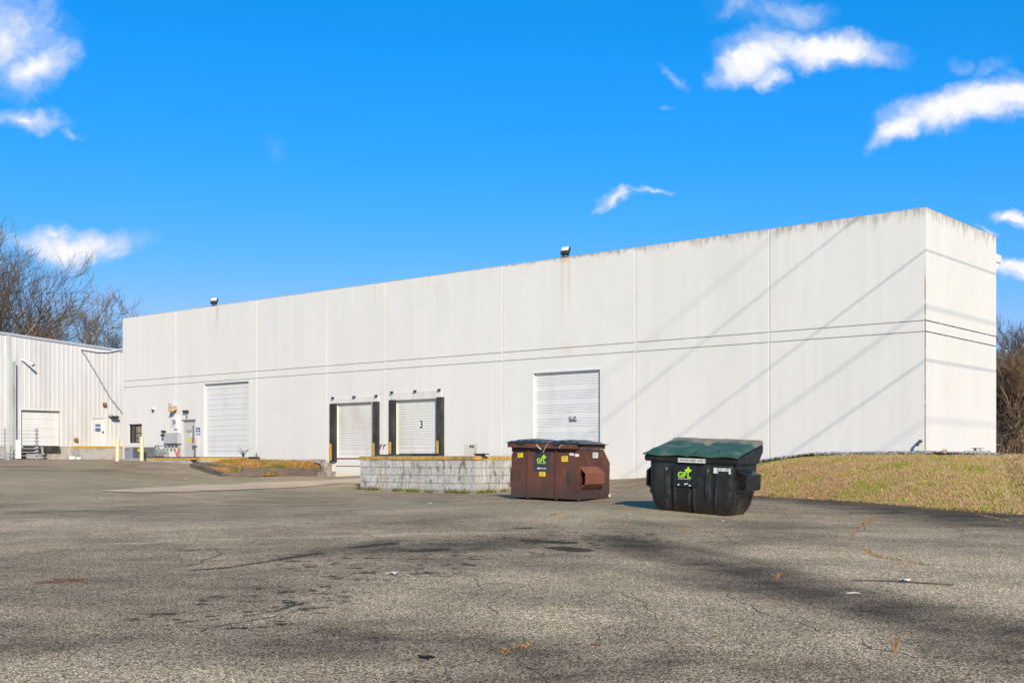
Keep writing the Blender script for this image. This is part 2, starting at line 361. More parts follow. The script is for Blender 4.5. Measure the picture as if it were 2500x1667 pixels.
# ------------------------------------------------------------------ materials
def wall_material():
    m, g, b = new_mat('painted_concrete', .85, 0, .2)
    o = g.obj(); X_, Y_, Z_ = g.xyz(o)[0:3]
    s1 = g.noise(g.vscale(o, (2.2, 2.2, .10)), 1.5, 6, .65)
    s2 = g.noise(g.vscale(o, (1, 1, .22)), .35, 5, .6)
    c = g.mix(g.mapr(s1, .35, .72), (.70, .685, .645), (.665, .65, .605))
    c = g.mix(g.mul(g.mapr(s2, .45, .75), .5), c, (.63, .615, .57))
    # run-off dirt below the parapet
    hi = g.noise(g.vscale(o, (1, 1, .12)), 5.5, 6, .75)
    side = g.add(g.mapr(X_, -22, -3, .10, 1.0, False), 0.0)
    depth = g.mul(side, g.mapr(g.noise(g.vscale(o, (1, 1, .0)), 1.3, 4, .7), .38, .72, .12, 1.25, False))
    d = g.math('DIVIDE', g.sub(9.95, Z_), g.math('MAXIMUM', g.mul(depth, .75), .02))
    top = g.mul(g.mapr(d, 1.15, .0), g.mapr(hi, .36, .62))
    c = g.mix(g.mul(top, .75), c, (.17, .145, .115))
    c = g.mix(g.mul(g.mapr(Z_, 9.90, 9.945), g.mapr(g.noise(o, 2.5, 3, .6), .35, .65, .3, 1.0)), c, (.42, .30, .19))
    # rust runs
    for (x0, wd, z0, L, st) in ((wl(1372), .10, 9.95, 3.6, .30), (wl(1389), .10, 9.95, 3.4, .36), (wl(1380), .24, 9.95, .35, .7), (wl(530), .16, 9.95, 2.1, .5), (wl(915), .05, 9.95, 1.4, .55),
                                (wl(1047), .04, 9.95, .7, .75), (wl(398), .08, 9.95, 1.6, .25), (wl(1381), .5, 4.9 + 1.2, .5, .16), (wl(700), .04, 9.95, .9, .3), (wl(2262) + .02, .035, 3.4, 2.2, .35)):
        mx = g.mapr(g.math('ABSOLUTE', g.sub(g.add(X_, g.mul(g.sub(g.noise(g.vscale(o, (0, 0, 1)), 3, 2), .5), .05)), x0)), wd, wd * .35)
        my = g.mul(g.mapr(Z_, z0 - L, z0 - L * .1), g.mapr(Z_, z0 + .3, z0 + .2))
        c = g.mix(g.mul(g.mul(g.mul(mx, my), g.mapr(s1, .2, .6, .6, 1.0)), st), c, (.60, .34, .14))
    # splash dirt low on the wall and the dirty yellow patch at the dock
    nb = g.noise(g.vscale(o, (1, 1, .6)), 1.6, 5, .7)
    yel = g.mul(g.mapr(g.add(Z_, g.mul(g.sub(nb, .5), .7)), 1.05, .45), g.mapr(X_, -31, -30.6))
    yel = g.mul(yel, g.mapr(X_, -26.8, -27.6))
    c = g.mix(g.mul(yel, .5), c, (.66, .46, .17))
    hair = g.mul(g.mapr(g.math('ABSOLUTE', g.sub(g.noise(o, .42, 4, .7), .5)), .0016, .0006), g.mapr(g.noise(o, .3, 2), .52, .6))
    c = g.mix(g.mul(hair, .18), c, (.35, .34, .32))
    cnr = g.mul(g.mul(g.mapr(X_, -.055, -.035), g.mapr(X_, .0, -.012)), g.mul(g.mapr(Z_, 8.2, 7.2), g.mapr(g.noise(g.vscale(o, (1, 1, .5)), 3, 4, .7), .38, .5)))
    c = g.mix(g.mul(cnr, .8), c, (.16, .12, .08))
    blo = g.mapr(g.noise(g.vscale(o, (1, 1, .6)), .55, 4, .5, dist=1.2), .52, .60)
    c = g.mix(g.mul(blo, .18), c, (.60, .595, .57))
    sm = g.mul(g.mapr(g.noise(g.vscale(o, (1, 1, 2.5)), 2.8, 4, .8), .66, .74), g.mapr(Z_, 3.4, 1.6))
    c = g.mix(g.mul(sm, .35), c, (.38, .36, .33))
    patch = g.mul(g.mapr(g.math('ABSOLUTE', g.sub(g.add(g.add(X_, g.mul(Z_, -.55)), g.mul(g.sub(nb, .5), .4)), -4.35)), .07, .03), g.mul(g.mapr(Z_, 1.6, 1.9), g.mapr(Z_, 3.3, 3.0)))
    c = g.mix(g.mul(patch, .5), c, (.74, .73, .71))
    g.l.new(c, b.inputs['Base Color'])
    bump(g, b, g.noise(o, 24, 4, .6), .12, .01)
    return m
M_WALLC = wall_material()
M_JOINT = weathered('joint_sealant', (.70, .685, .65), (.52, .50, .46), .8, scale=2, amt=.5)
M_DOOR = weathered('door_paint', (.70, .70, .68), (.60, .59, .55), .45, scale=1.5, amt=.5)
M_DOOR2 = weathered('dirty_door_paint', (.70, .69, .65), (.55, .49, .38), .5, scale=1.6, amt=.6)
M_BLACK = weathered('black_plastic', (.018, .018, .019), (.045, .043, .04), .42, scale=2.2, amt=.7)
M_RUBBER = weathered('black_rubber_foam', (.026, .025, .023), (.075, .068, .06), .85, scale=3.2, amt=.8)
M_YELLOW = weathered('safety_yellow', (.62, .36, .03), (.24, .17, .08), .6, scale=4, amt=.7)
M_CONC = weathered('bare_concrete', (.42, .40, .36), (.25, .235, .20), .9, scale=2, amt=.8, stretch=(1, 1, 1))
M_GREY = weathered('grey_metal', (.30, .34, .37), (.20, .22, .24), .45, .2, scale=3)
M_LGREY = weathered('light_grey_metal', (.50, .51, .53), (.38, .38, .40), .45, .2, scale=3)
M_DARK = weathered('dark_metal', (.05, .05, .05), (.03, .028, .025), .5, .3)
M_RUST = weathered('rusty_metal', (.30, .13, .06), (.12, .06, .035), .8, .1, scale=5)
M_WHITE = weathered('white_paint', (.76, .76, .75), (.6, .59, .56), .5)
M_WOOD = weathered('weathered_timber', (.16, .12, .09), (.055, .045, .037), .9, scale=6, stretch=(.3, 2.5, 2.5), amt=.9)
M_CREAM = weathered('cream_paint', (.80, .62, .38), (.70, .50, .28), .5)
M_GREENL = weathered('green_plastic_lid', (.012, .085, .062), (.12, .17, .14), .38, scale=1.8, amt=.5, stretch=(1, 1, 1))
M_LIME = weathered('lime_print', (.36, .72, .02), (.30, .62, .02), .5, amt=.2)
M_PRINT = weathered('white_print', (.75, .75, .74), (.6, .6, .6), .5, amt=.4)
M_INK = weathered('black_print', (.02, .02, .02), (.04, .04, .04), .5, amt=.3)
M_STICK = weathered('yellow_sticker', (.75, .58, .02), (.55, .42, .05), .5, amt=.4)
M_BLUE = weathered('blue_print', (.10, .15, .28), (.20, .24, .32), .5, amt=.3)
M_GLASS = new_mat('dark_glass', .08, 0, .6)[0]; M_GLASS.node_tree.nodes['Principled BSDF'].inputs['Base Color'].default_value = (.03, .035, .035, 1)
M_BLIND = weathered('beige_blind', (.38, .34, .25), (.26, .23, .17), .8)
M_LENS = weathered('lamp_lens', (.85, .84, .80), (.7, .7, .66), .2, amt=.2)

# ------------------------------------------------------------------ warehouse
TOPZ = 9.95
bld = empty('warehouse', M_WALL, 'long white tilt-up concrete warehouse with flat parapet and dock doors', 'building')
JOINTS = [wl(q) for q in (430, 627, 798, 941, 1227, 1551.5, 1878)]
LEFT = wl(299)
BANDS = (5.78, 6.15)
OPEN = {  # x0,x1,z0,z1
    'left': (wl(498), wl(607), 1.6, wz(552, 934)),
    'man': (wl(446), wl(477), 1.6, wz(461, 1026)),
    'win': (wl(314), wl(346.5), wz(330, 1081), wz(330, 1035)),
    'd2': (wl(820.7), wl(907), 1.55, wz(863, 983.5)),
    'd3': (wl(965), wl(1064), 1.6, wz(1014, 976)),
    'big': (wl(1302), wl(1464.7), 1.6, wz(1383, 906.5))}
def cut(rects, hole):
    out = []; hx0, hx1, hz0, hz1 = hole
    for (a, b_, c_, d_) in rects:
        if hx1 <= a or hx0 >= b_ or hz1 <= c_ or hz0 >= d_: out.append((a, b_, c_, d_)); continue
        if a < hx0: out.append((a, hx0, c_, d_))
        if hx1 < b_: out.append((hx1, b_, c_, d_))
        m0, m1 = max(a, hx0), min(b_, hx1)
        if c_ < hz0: out.append((m0, m1, c_, hz0))
        if hz1 < d_: out.append((m0, m1, hz1, d_))
    return out
mb = MB(); REV = .20; G = .034
edges = [LEFT] + JOINTS + [0]
rects = []
for a, b_ in zip(edges, edges[1:]):
    for c_, d_ in ((-.6, BANDS[0] - .021), (BANDS[0] + .021, BANDS[1] - .021), (BANDS[1] + .021, TOPZ)):
        rects.append((a + G, b_ - (G if b_ < 0 else 0), c_, d_))
for h in OPEN.values(): rects = cut(rects, h)
for r in rects: mb.box(r[0], r[1], 0, .04, r[2], r[3])
rects = [(LEFT + G, -.04, -.6, TOPZ - .003)]
for h in OPEN.values(): rects = cut(rects, h)
for r in rects: mb.box(r[0], r[1], .04, REV, r[2], r[3])
SHORT = 7.0
for c_, d_ in ((-.6, BANDS[0] - .021), (BANDS[0] + .021, BANDS[1] - .021), (BANDS[1] + .021, TOPZ)):
    mb.box(-.04, -.0, .042, SHORT, c_, d_)
mb.box(-.25, -.04, REV, SHORT - .05, -.6, TOPZ - .003)
mb.box(LEFT, LEFT + .2, REV, 24, -.6, TOPZ)
mb.box(-12, -.25, SHORT - .3, SHORT, -.6, TOPZ - .004)
mb.box(-12, -11.8, SHORT, 24, -.6, TOPZ - .002)
mb.box(LEFT + .2, -12, 23.8, 24, -.6, TOPZ - .002)
walls = mb.build('wall', M_WALLC, bld)
MB().box(LEFT + .2, -.25, REV, SHORT - .3, 9.3, 9.45).box(LEFT + .2, -12, SHORT - .3, 23.8, 9.3, 9.45).build('roof', M_CONC, bld)
for j in JOINTS: MB().box(j - .032, j + .004, .020, .039, -.5, TOPZ - .01).build('panel_joint', M_JOINT, bld)
# gutter end that shows past the far corner
MB().prism([(SHORT, 9.0), (SHORT + .45, 9.0), (SHORT + .4, 8.95), (SHORT, 8.6)], 'x', -.6, -.02).box(-.75, .02, SHORT, SHORT + .55, 9.002, 9.3).build('gutter_end', M_WHITE, bld)

def slat_door(op, name, mat, lines, lip=None):
    x0, x1, z0, z1 = op; mb = MB(); y = REV - .06
    mb.box(x0, x1, y + .02, y + .05, z0, z1)
    zs = [z0] + sorted(lines) + [z1]
    for a, b_ in zip(zs, zs[1:]): mb.box(x0 + .01, x1 - .01, y, y + .019, a + (.006 if a > z0 else 0), b_ - (.006 if b_ < z1 else 0), bev=.004)
    return mb.build(name, mat, bld)
x0, x1, z0, z1 = OPEN['left']; L_ = []; z = z0 + .34
while z < z1 - .2: L_ += [z]; z += .23; L_ += [z]; z += .34
tag(slat_door(OPEN['left'], 'sectional_door', M_DOOR, [v for v in L_ if v < z1 - .05]), 'tall white sectional door beside the steel entry door')
x0, x1, z0, z1 = OPEN['big']; L_ = []; z = z1 - .22
while z > z0 + .1:
    for dz in (.105, .105, .105, .27): L_.append(z); z -= dz
tag(slat_door(OPEN['big'], 'sectional_door', M_DOOR, [v for v in L_ if v > z0 + .06]), 'widest ribbed sectional door, above the block platform')
big_door_sign = MB().box(wl(1384), wl(1402.8), REV - .066, REV - .061, wz(1393, 1029.5), wz(1393, 1016.3)).build('warning_sign', M_INK, bld)
sx0, sx1, sz0, sz1 = wl(1384), wl(1402.8), wz(1393, 1029.5), wz(1393, 1016.3); sw = sx1 - sx0; sh_ = sz1 - sz0
yb = REV - .069
text('NO', sh_ * .42, M_PRINT, big_door_sign, T(sx0 + sw * .32, yb, sz0 + sh_ * .74) @ FACE, bold=.006)
text('SMOKING', sh_ * .30, M_INK, big_door_sign, T(sx0 + sw * .5, yb - .003, sz0 + sh_ * .34) @ FACE, bold=.003)
mb = MB(); mb.box(sx0 + sw * .08, sx0 + sw * .94, yb, yb + .002, sz0 + sh_ * .20, sz0 + sh_ * .48)
for k in range(20):
    a, c_ = 2 * math.pi * k / 20, 2 * math.pi * (k + 1) / 20; cx0, cz0 = sx0 + sw * .74, sz0 + sh_ * .74
    mb.quad((cx0 + math.cos(a) * .115, yb, cz0 + math.sin(a) * .115), (cx0 + math.cos(c_) * .115, yb, cz0 + math.sin(c_) * .115), (cx0 + math.cos(c_) * .08, yb, cz0 + math.sin(c_) * .08), (cx0 + math.cos(a) * .08, yb, cz0 + math.sin(a) * .08))
mb.quad((cx0 - .07, yb, cz0 + .04), (cx0 + .05, yb, cz0 - .07), (cx0 + .07, yb, cz0 - .05), (cx0 - .05, yb, cz0 + .06))
mb.build('symbol', M_PRINT, big_door_sign)

def dock_door(key, label, posts, yel, head, num=None):
    x0, x1, z0, z1 = OPEN[key]
    lines = []; z = z1 - .17
    while z > z0 + .5: lines.append(z); z -= .118
    lines += [z0 + .42, z0 + .2]
    tag(slat_door(OPEN[key], 'dock_door', M_DOOR2, lines), label)
    hx0, hx1, hz0, hz1 = head
    MB().box(hx0, hx1, -.035, -.002, hz0, hz1, bev=.008).build('header_pad', M_DOOR2, bld)
    for q in (.03, .5, .97):
        xx = hx0 + (hx1 - hx0) * q; MB().prism([(-.036, hz1 - .06), (-.16, hz1 - .02), (-.16, hz1 + .04), (-.036, hz1 + .06)], 'x', xx - .05, xx + .05).build('header_bracket', M_DARK, bld)
    for (a, b_, c_, d_), (ya, yb_, yc, yd) in zip(posts, yel):
        p = MB().prism([(a, -.002), (b_, -.002), (b_, -.10), (a + (b_ - a) * .85, -.13), (a + (b_ - a) * .12, -.13), (a, -.10)], 'z', c_, d_)
        p = p.build('dock_seal', M_RUBBER, bld)
        MB().box(ya, yb_, -.15, -.132, yc, yd, bev=.004).build('yellow_strip', M_YELLOW, p)
def pst(pa, pb, ptop, pbot): return (wl(pa) , wl(pb) , wzo((pa + pb) / 2, pbot, .28), wzo((pa + pb) / 2, ptop, .28))
off = .23
def P2(pa, pb, pt, pbm): return (wout(pa, .13), wout(pb, .13), wzo((pa + pb) / 2, pbm, .13), wzo((pa + pb) / 2, pt, .13))
dock_door('d2', 'lower dock door with two plain seals, no number',
          [P2(803.3, 818, 985, 1127), P2(908, 922, 980, 1150)],
          [P2(804.8, 809.6, 1083, 1124), P2(910, 914.7, 1081, 1112)], (wl(812), wl(925), wz(868, 982.5), wz(868, 969)))
dock_door('d3', 'dock door marked with number 3',
          [P2(948, 963, 976, 1150), P2(1064, 1080, 969, 1150)],
          [P2(950.4, 955, 1078.6, 1107), P2(1065.8, 1070.7, 1075, 1107)], (wl(956), wl(1079), wz(1017, 974.5), wz(1017, 955)))
plate = MB().box(wl(1018.5), wl(1030), REV - .072, REV - .061, wz(1024, 1044.5), wz(1024, 1028)).build('number_plate', M_WHITE, bld)
text('3', .46, M_INK, plate, T((wl(1018.5) + wl(1030)) / 2, REV - .075, wz(1024, 1036.3)) @ FACE, 'numeral', bold=.012)
# lower dock walls with steel lips
MB().box(OPEN['d2'][0], OPEN['d2'][1], -.03, -.002, 1.50, 1.56).box(OPEN['d2'][0], OPEN['d2'][1], -.022, -.002, 1.14, 1.17).build('dock_lip', M_RUST, bld)
MB().box(OPEN['d3'][0] - .1, OPEN['d3'][1] + .1, -.10, -.002, 1.42, 1.6).build('dock_lip', M_DARK, bld)
MB().box(OPEN['big'][0] - .1, OPEN['big'][1] + .06, -.012, -.002, OPEN['big'][3] + .002, OPEN['big'][3] + .09, bev=.003).build('door_lintel', M_WHITE, bld)

# entry door
x0, x1, z0, z1 = OPEN['man']
MB().box(x0, x0 + .06, .03, REV, z0, z1).box(x1 - .06, x1, .03, REV, z0, z1).box(x0 + .06, x1 - .06, .03, REV, z1 - .06, z1).build('door_frame', M_LGREY, bld)
md = MB().box(x0 + .062, x1 - .062, .08, .12, z0 + .01, z1 - .063, bev=.004).build('entry_door', weathered('grey_door', (.50, .51, .51), (.38, .38, .37), .5), bld)
wv = x1 - x0
MB().box(x0 + wv * .70, x0 + wv * .77, .07, .079, z0 + .95, z1 - .3).build('door_glass', M_GLASS, md)
MB().box(x0 + wv * .8, x0 + wv * .9, .0, .078, z0 + .85, z0 + 1.02).build('handle', M_DARK, md)
nt = MB().box(x0 + wv * .2, x0 + wv * .62, .074, .079, z0 + 1.38, z0 + 1.52).build('notice', M_BLUE, md); text('NOTICE', .12, M_PRINT, nt, T(x0 + wv * .41, .071, z0 + 1.45) @ FACE)
nw = MB().box(x0 + wv * .2, x0 + wv * .62, .0745, .079, z0 + 1.16, z0 + 1.375).build('notice', M_PRINT, md)
mb = MB(); [mb.box(x0 + wv * .23, x0 + wv * (.45 + .14 * random.random()), .071, .0735, z0 + 1.2 + k * .05, z0 + 1.215 + k * .05) for k in range(3)]; mb.build('print_line', M_INK, nw)
MB().box(x0 + wv * .28, x0 + wv * .55, .074, .079, z0 + .85, z0 + 1.1).build('sticker', M_STICK, md)
MB().box(x0 + wv * .32, x0 + wv * .52, .074, .079, z0 + 1.6, z0 + 1.66).build('sticker', M_STICK, md)
MB().box(x0 - .06, x1 + .02, -.03, -.002, z1 + .0, z1 + .04).build('door_drip_cap', M_DARK, bld)
# window
x0, x1, z0, z1 = OPEN['win']
fr = MB().box(x0, x0 + .06, .09, REV, z0, z1).box(x1 - .06, x1, .09, REV, z0, z1).box(x0 + .06, x1 - .06, .09, REV, z1 - .06, z1).box(x0 + .06, x1 - .06, .09, REV, z0, z0 + .06).box(x0 + (x1 - x0) * .33, x0 + (x1 - x0) * .38, .09, REV, z0 + .06, z1 - .06).build('window_frame', M_DARK, bld)
MB().box(x0 + (x1 - x0) * .39, x1 - .07, .175, .185, z0 + .07, z1 - .07).build('blind', M_BLIND, fr)
MB().box(x0 + .06, x0 + (x1 - x0) * .33, .15, .158, z0 + .06, z1 - .06).build('pane', M_GLASS, fr)
mb = MB()
for q in (.5, .7): mb.box(x0 + (x1 - x0) * q, x0 + (x1 - x0) * q + .025, .12, .15, z0 + .06, z1 - .06)
for q in (.25, .52): mb.box(x0 + (x1 - x0) * .39, x1 - .07, .124, .146, z0 + (z1 - z0) * q, z0 + (z1 - z0) * q + .02)
mb.build('window_bar', M_DARK, fr)

# ------------------------------------------------------------------ parapet floodlights
def flood(x, label, yaw):
    r = empty('floodlight', M_WALL @ T(x, -.02, TOPZ), label, 'floodlight', 'floodlights on the parapet')
    MB().box(-.25, .17, .0, .3, .002, .03).box(-.16, -.12, .08, .12, .03, .16).box(.06, .1, .08, .12, .03, .16).build('bracket', M_DARK, r)
    H = Matrix.Rotation(R(yaw), 4, 'Z') @ Matrix.Rotation(R(-28), 4, 'X')
    h = MB().box(-.21, .21, -.12, .02, .0, .42, bev=.04).build('lamp_housing', M_DARK, r, mtx=T(-.03, .05, .08) @ H @ Matrix.Diagonal((.92, 1, .85, 1)))
    MB().box(-.175, .175, -.132, -.122, .19, .39, bev=.004).build('lens', M_LENS, h)
flood(wl(1380), 'black floodlight with pale lens on the parapet above the widest door', 10)
flood(wl(522), 'black floodlight with pale lens on the parapet near the tall left door', 25)

# ------------------------------------------------------------------ things fixed to the wall at the left end
def wthing(name, px_, py_, label, cat, group=None, out=0.0):
    return empty(name, M_WALL @ T(wout(px_, out), -out, wzo(px_, py_, out)), label, cat, group)
r = wthing('cabinet', 427, 1082.6, 'grey steel electrical cabinet on the wall left of the entry door', 'electrical cabinet')
cw = wl(445) - wl(410); ch = wz(427, 1057) - wz(427, 1082.6)
MB().box(-cw / 2, cw / 2, -.28, -.002, 0, ch, bev=.01).build('cabinet_body', M_LGREY, r)
MB().box(-cw / 2 + .03, -.01, -.292, -.281, .03, ch - .03).box(.01, cw / 2 - .03, -.292, -.281, .03, ch - .03).build('cabinet_door', M_LGREY, r)
for q in (-.4, -.15, .1, .38): MB().tube([(cw * q, -.12, 0), (cw * q, -.12, -.32)], .055).build('conduit', M_GREY, r)
r = wthing('conduit_pipe', 419.3, 1057, 'thin grey conduit with junction box rising above the cabinet', 'conduit')
hh = wz(419.3, 990) - wz(419.3, 1057); MB().tube([(0, -.05, 0), (0, -.05, hh - .1)], .03).build('pipe', M_LGREY, r); MB().box(-.14, .14, -.14, -.002, hh - .1, hh + .15, bev=.01).build('junction_box', M_LGREY, r)
r = wthing('wall_lamp', 429, 1000, 'rusty hooded wall lamp beside the thin conduit', 'wall lamp')
MB().box(-.1, .1, -.06, -.002, -.1, .14).build('back_plate', M_RUST, r)
MB().prism([(-.06, .22), (-.30, .12), (-.42, -.10), (-.38, -.12), (-.06, .0)], 'x', -.17, .17).build('lamp_hood', weathered('rusty_cream', (.55, .38, .22), (.30, .15, .07), .7), r)
MB().box(-.16, .16, -.34, -.1, -.10, -.02).build('lens', M_DARK, r)
r = wthing('wall_lamp', 457.5, 1010, 'small twin-head lamp above the entry door', 'wall lamp')
MB().box(-.06, .06, -.08, -.002, -.22, .1).build('back_plate', M_GREY, r); MB().box(-.22, -.04, -.2, -.06, .08, .2, bev=.02).box(.04, .22, -.2, -.06, .08, .2, bev=.02).build('lamp_head', M_DARK, r)
r = wthing('camera', 376.5, 1000, 'tiny dome camera on bare wall above the cabinet and window', 'security camera')
MB().box(-.09, .09, -.12, -.002, .0, .12, bev=.02).build('mount', M_WHITE, r); MB().tube([(0, -.1, 0), (0, -.1, -.05), (0, -.1, -.1)], [.09, .08, .03], 12).build('dome', M_DARK, r)
r = wthing('electric_meter', 433, 1055.6, 'round-faced electric meter on pale panel above the cabinet', 'electric meter')
MB().box(-.22, .22, -.05, -.002, 0, .95).build('meter_board', M_WHITE, r); MB().box(-.16, .16, -.16, -.05, .2, .85, bev=.02).build('meter_box', M_WHITE, r)
MB().tube([(-.02, -.16, .62), (-.02, -.26, .62)], .12, 16).build('meter_glass', M_GREY, r)
r = wthing('switch_box', 479.5, 1088, 'small grey switch box with conduit right of the entry door', 'switch box')
MB().box(-.2, .14, -.18, -.002, 0, .45, bev=.01).build('switch_body', M_LGREY, r); MB().tube([(-.04, -.08, 0), (-.04, -.08, -.85)], .05).build('conduit', M_WOOD, r); MB().box(-.05, .02, -.24, -.18, .2, .5).build('lever', M_RUST, r)
r = wthing('wall_sign', 484, 1052, 'square blue sign right of the entry door', 'sign')
MB().box(-.19, .19, -.015, -.002, -.2, .2).build('panel', M_BLUE, r); MB().box(-.12, .10, -.019, -.016, .0, .12).build('print_block', M_LGREY, r)
MB().box(-.15, .15, -.019, -.016, -.15, -.06).build('print_line', M_PRINT, r)
r = wthing('gas_meter', 384, 1114, 'blue-grey gas meter with looped pipes at the wall foot', 'gas meter', out=.35)
MB().box(-.22, .42, -.15, .15, .02, .42, bev=.06).build('meter_body', M_GREY, r)
MB().tube([(-.15, 0, .42), (-.15, 0, .62), (.15, 0, .62), (.15, 0, .42)], .03).tube([(-.55, 0, .3), (-.35, 0, .3), (-.35, 0, .55), (-.15, 0, .55)], .035).build('pipe', M_DARK, r)
MB().tube([(-.5, -.08, .35), (-.5, .08, .35)], .14, 14).build('regulator', M_GREY, r)
r = wthing('pipe_guard', 396, 1114, 'dark triangular pipe guard beside the gas meter', 'pipe guard', out=.5)
MB().tube([(-.45, 0, 0), (-.45, 0, .62), (.5, 0, .62), (.5, 0, -.02)], .03).tube([(-.4, 0, .1), (.45, 0, .58)], .018).tube([(-.1, 0, .02), (.47, 0, .4)], .018).build('guard_rail', M_GREY, r)
r = wthing('standpipe', 400.5, 1114, 'thin pale standpipe with valve head beside the pipe guard', 'standpipe', out=.2)
MB().tube([(0, 0, 0), (0, 0, 1.15)], .025).build('pipe', M_LGREY, r); MB().box(-.22, .2, -.1, .1, 1.15, 1.3, bev=.03).box(-.18, .05, -.08, .08, 1.35, 1.5).box(.3, .42, -.06, .06, 1.02, 1.3).build('valve', M_DARK, r)
r = wthing('drain_spout', 2249, 1079, 'small black drain spout low on the wall near the right corner', 'drain spout')
MB().tube([(0, .02, .03), (0, -.12, .04), (-.03, -.2, -.02), (-.03, -.24, -.12)], .045, 10).build('spout', M_DARK, r, smooth=True)
r = wthing('air_conditioner', 341, 1119.5, 'square grey air conditioning unit below the small window', 'air conditioner', out=.9)
W_ = wout(362, .9) - wout(320, .9); 
MB().box(-W_ / 2, W_ / 2, -.45, .45, 0, .68, bev=.02).build('casing', M_GREY, r)
mb = MB(); [mb.box(W_ * .02, W_ / 2 - .02, -.468, -.452, .06 + k * .06, .085 + k * .06) for k in range(10)]; [mb.box(W_ / 2 + .002, W_ / 2 + .016, -.40, .40, .06 + k * .06, .085 + k * .06) for k in range(10)]; mb.build('louvre', M_DARK, r)
MB().box(-W_ * .42, -W_ * .22, -.456, -.4505, .5, .58).build('badge', M_RUST, r); MB().box(W_ * .30, W_ * .42, -.474, -.469, .42, .58).build('sticker', M_STICK, r)
MB().box(-W_ / 2 - .1, W_ / 2 + .1, -.55, .5, -.12, -.002).build('pad', M_CONC, r)
# dry orange weed under the cabinet
def weed(loc, h, n, mat, label, cat='weed', group=None, spread=.5, name='dry_weed', r0=.008):
    mb = MB()
    for i in range(n):
        a = random.uniform(0, 6.28); s_ = random.uniform(.2, 1) * spread; hh = h * random.uniform(.5, 1)
        p1 = Vector((math.cos(a) * s_ * hh * .4, math.sin(a) * s_ * hh * .4, hh * .55)); p2 = p1 + Vector((math.cos(a) * s_ * hh * .6, math.sin(a) * s_ * hh * .6, hh * random.uniform(.2, .5)))
        mb.tube([(0, 0, -.02), p1, p2], [r0, r0 * .7, r0 * .3], 4, cap=False)
    o = mb.build(name, mat); o.location = loc; return tag(o, label, cat, group)
M_DRY = weathered('dry_stems', (.42, .22, .08), (.22, .13, .06), .9, scale=20)
M_GRN = weathered('weed_green', (.10, .16, .03), (.20, .20, .06), .9, scale=20)
weed(wpt(wout(432, .5), .5, 1.6), .75, 12, weathered('orange_stems', (.55, .16, .05), (.4, .12, .05), .9), 'orange dry shrub stems under the electrical cabinet', 'dry shrub', spread=.9, name='dry_shrub', r0=.022)

# cream bollards
for px_, pt, pb, nm, out in ((286, 1072, 1123, 'cream bollard standing in front of the gap between the two buildings', 4.0), (346, 1067, 1119, 'cream bollard standing against the air conditioning unit', 2.2)):
    x = wout(px_, out); z0 = wzo(px_, pb, out); r = tag(MB().tube([(0, 0, -.2), (0, 0, wzo(px_, pt, out) - z0), (0, 0, wzo(px_, pt, out) - z0 + .02)], [.105, .105, .08], 14).build('bollard', M_CREAM, smooth=False), nm, 'bollard', 'cream bollards')
    r.matrix_world = M_WALL @ T(x, -out, z0) @ Matrix.Rotation(R(3 if px_ < 300 else 0), 4, 'Y')

# ------------------------------------------------------------------ left loading slab with yellow lip
PW = 3.03; xr = wl(605); xl = wout(362, PW); slab = empty('loading_slab', M_WALL @ T(0, 0, 0), 'low concrete loading slab with yellow lip before the left doors', 'loading slab')
MB().prism([(xl, -.004), (xl, -PW), (xr - .9, -PW), (xr - .9, -PW + .5), (xr - .25, -PW + .5), (xr - .25, -PW), (xr, -PW), (xr, -.004)], 'z', .7, 1.46).build('slab_body', M_CONC, slab)
MB().box(xl, xr, -PW - .02, -.004, 1.462, 1.58, bev=.012).build('yellow_lip', M_YELLOW, slab)
MB().box(xl, xr, -PW - .05, -.004, 1.582, 1.61).build('deck_edge', M_DARK, slab)

# ------------------------------------------------------------------ block platform
Pc = Vector((-.03 * 43, 43, 0)) - CORNER; PX = Pc.x * ST - Pc.y * CT; PO = -(Pc.x * CT + Pc.y * ST)
XL = wout(879, PO); ZT = 1.61; CR = .285
m_blk, g, b = new_mat('painted_blocks', .9, 0, .2)
o = g.obj(); X_, Y_, Z_ = g.xyz(o)[0:3]
n1_ = g.noise(o, 3, 6, .7); n2_ = g.noise(g.vscale(o, (1, 1, .35)), 5, 5, .7); n3_ = g.noise(g.vscale(o, (1, 1, .15)), 2.2, 5, .7)
c = g.mix(g.mapr(n1_, .35, .65), (.52, .51, .49), (.36, .355, .33))
c = g.mix(g.mul(g.mapr(n3_, .52, .68), .55), c, (.36, .31, .17))
c = g.mix(g.mul(g.mapr(n2_, .57, .63), .8), c, (.13, .11, .08)); c = g.mix(g.mul(g.mapr(g.noise(g.vscale(o, (1, 1, .5)), 11, 3, .6), .64, .68), .85), c, (.07, .06, .05))
strk = g.noise(g.vscale(o, (1, 1, .1)), 7, 5, .75)
c = g.mix(g.mul(g.mapr(X_, -13.56, -13.5), g.mapr(strk, .46, .6)), c, (.13, .12, .08))
c = g.mix(g.mul(g.mapr(g.add(Z_, g.mul(n1_, .3)), .62, .4), .5), c, (.15, .15, .08))
g.l.new(c, b.inputs['Base Color']); bump(g, b, g.noise(o, 30, 4, .7), .5, .01)
plat = empty('dock_platform', M_WALL @ T(0, 0, 0), 'raised dock platform of painted blocks with yellow capping', 'dock platform')
core = MB(); core.box(XL + .02, PX - .02, -PO + .02, -.32, -.3, ZT - .2)
blkm = MB(); zt = ZT - .148; row = 0; rb = random.Random(3)
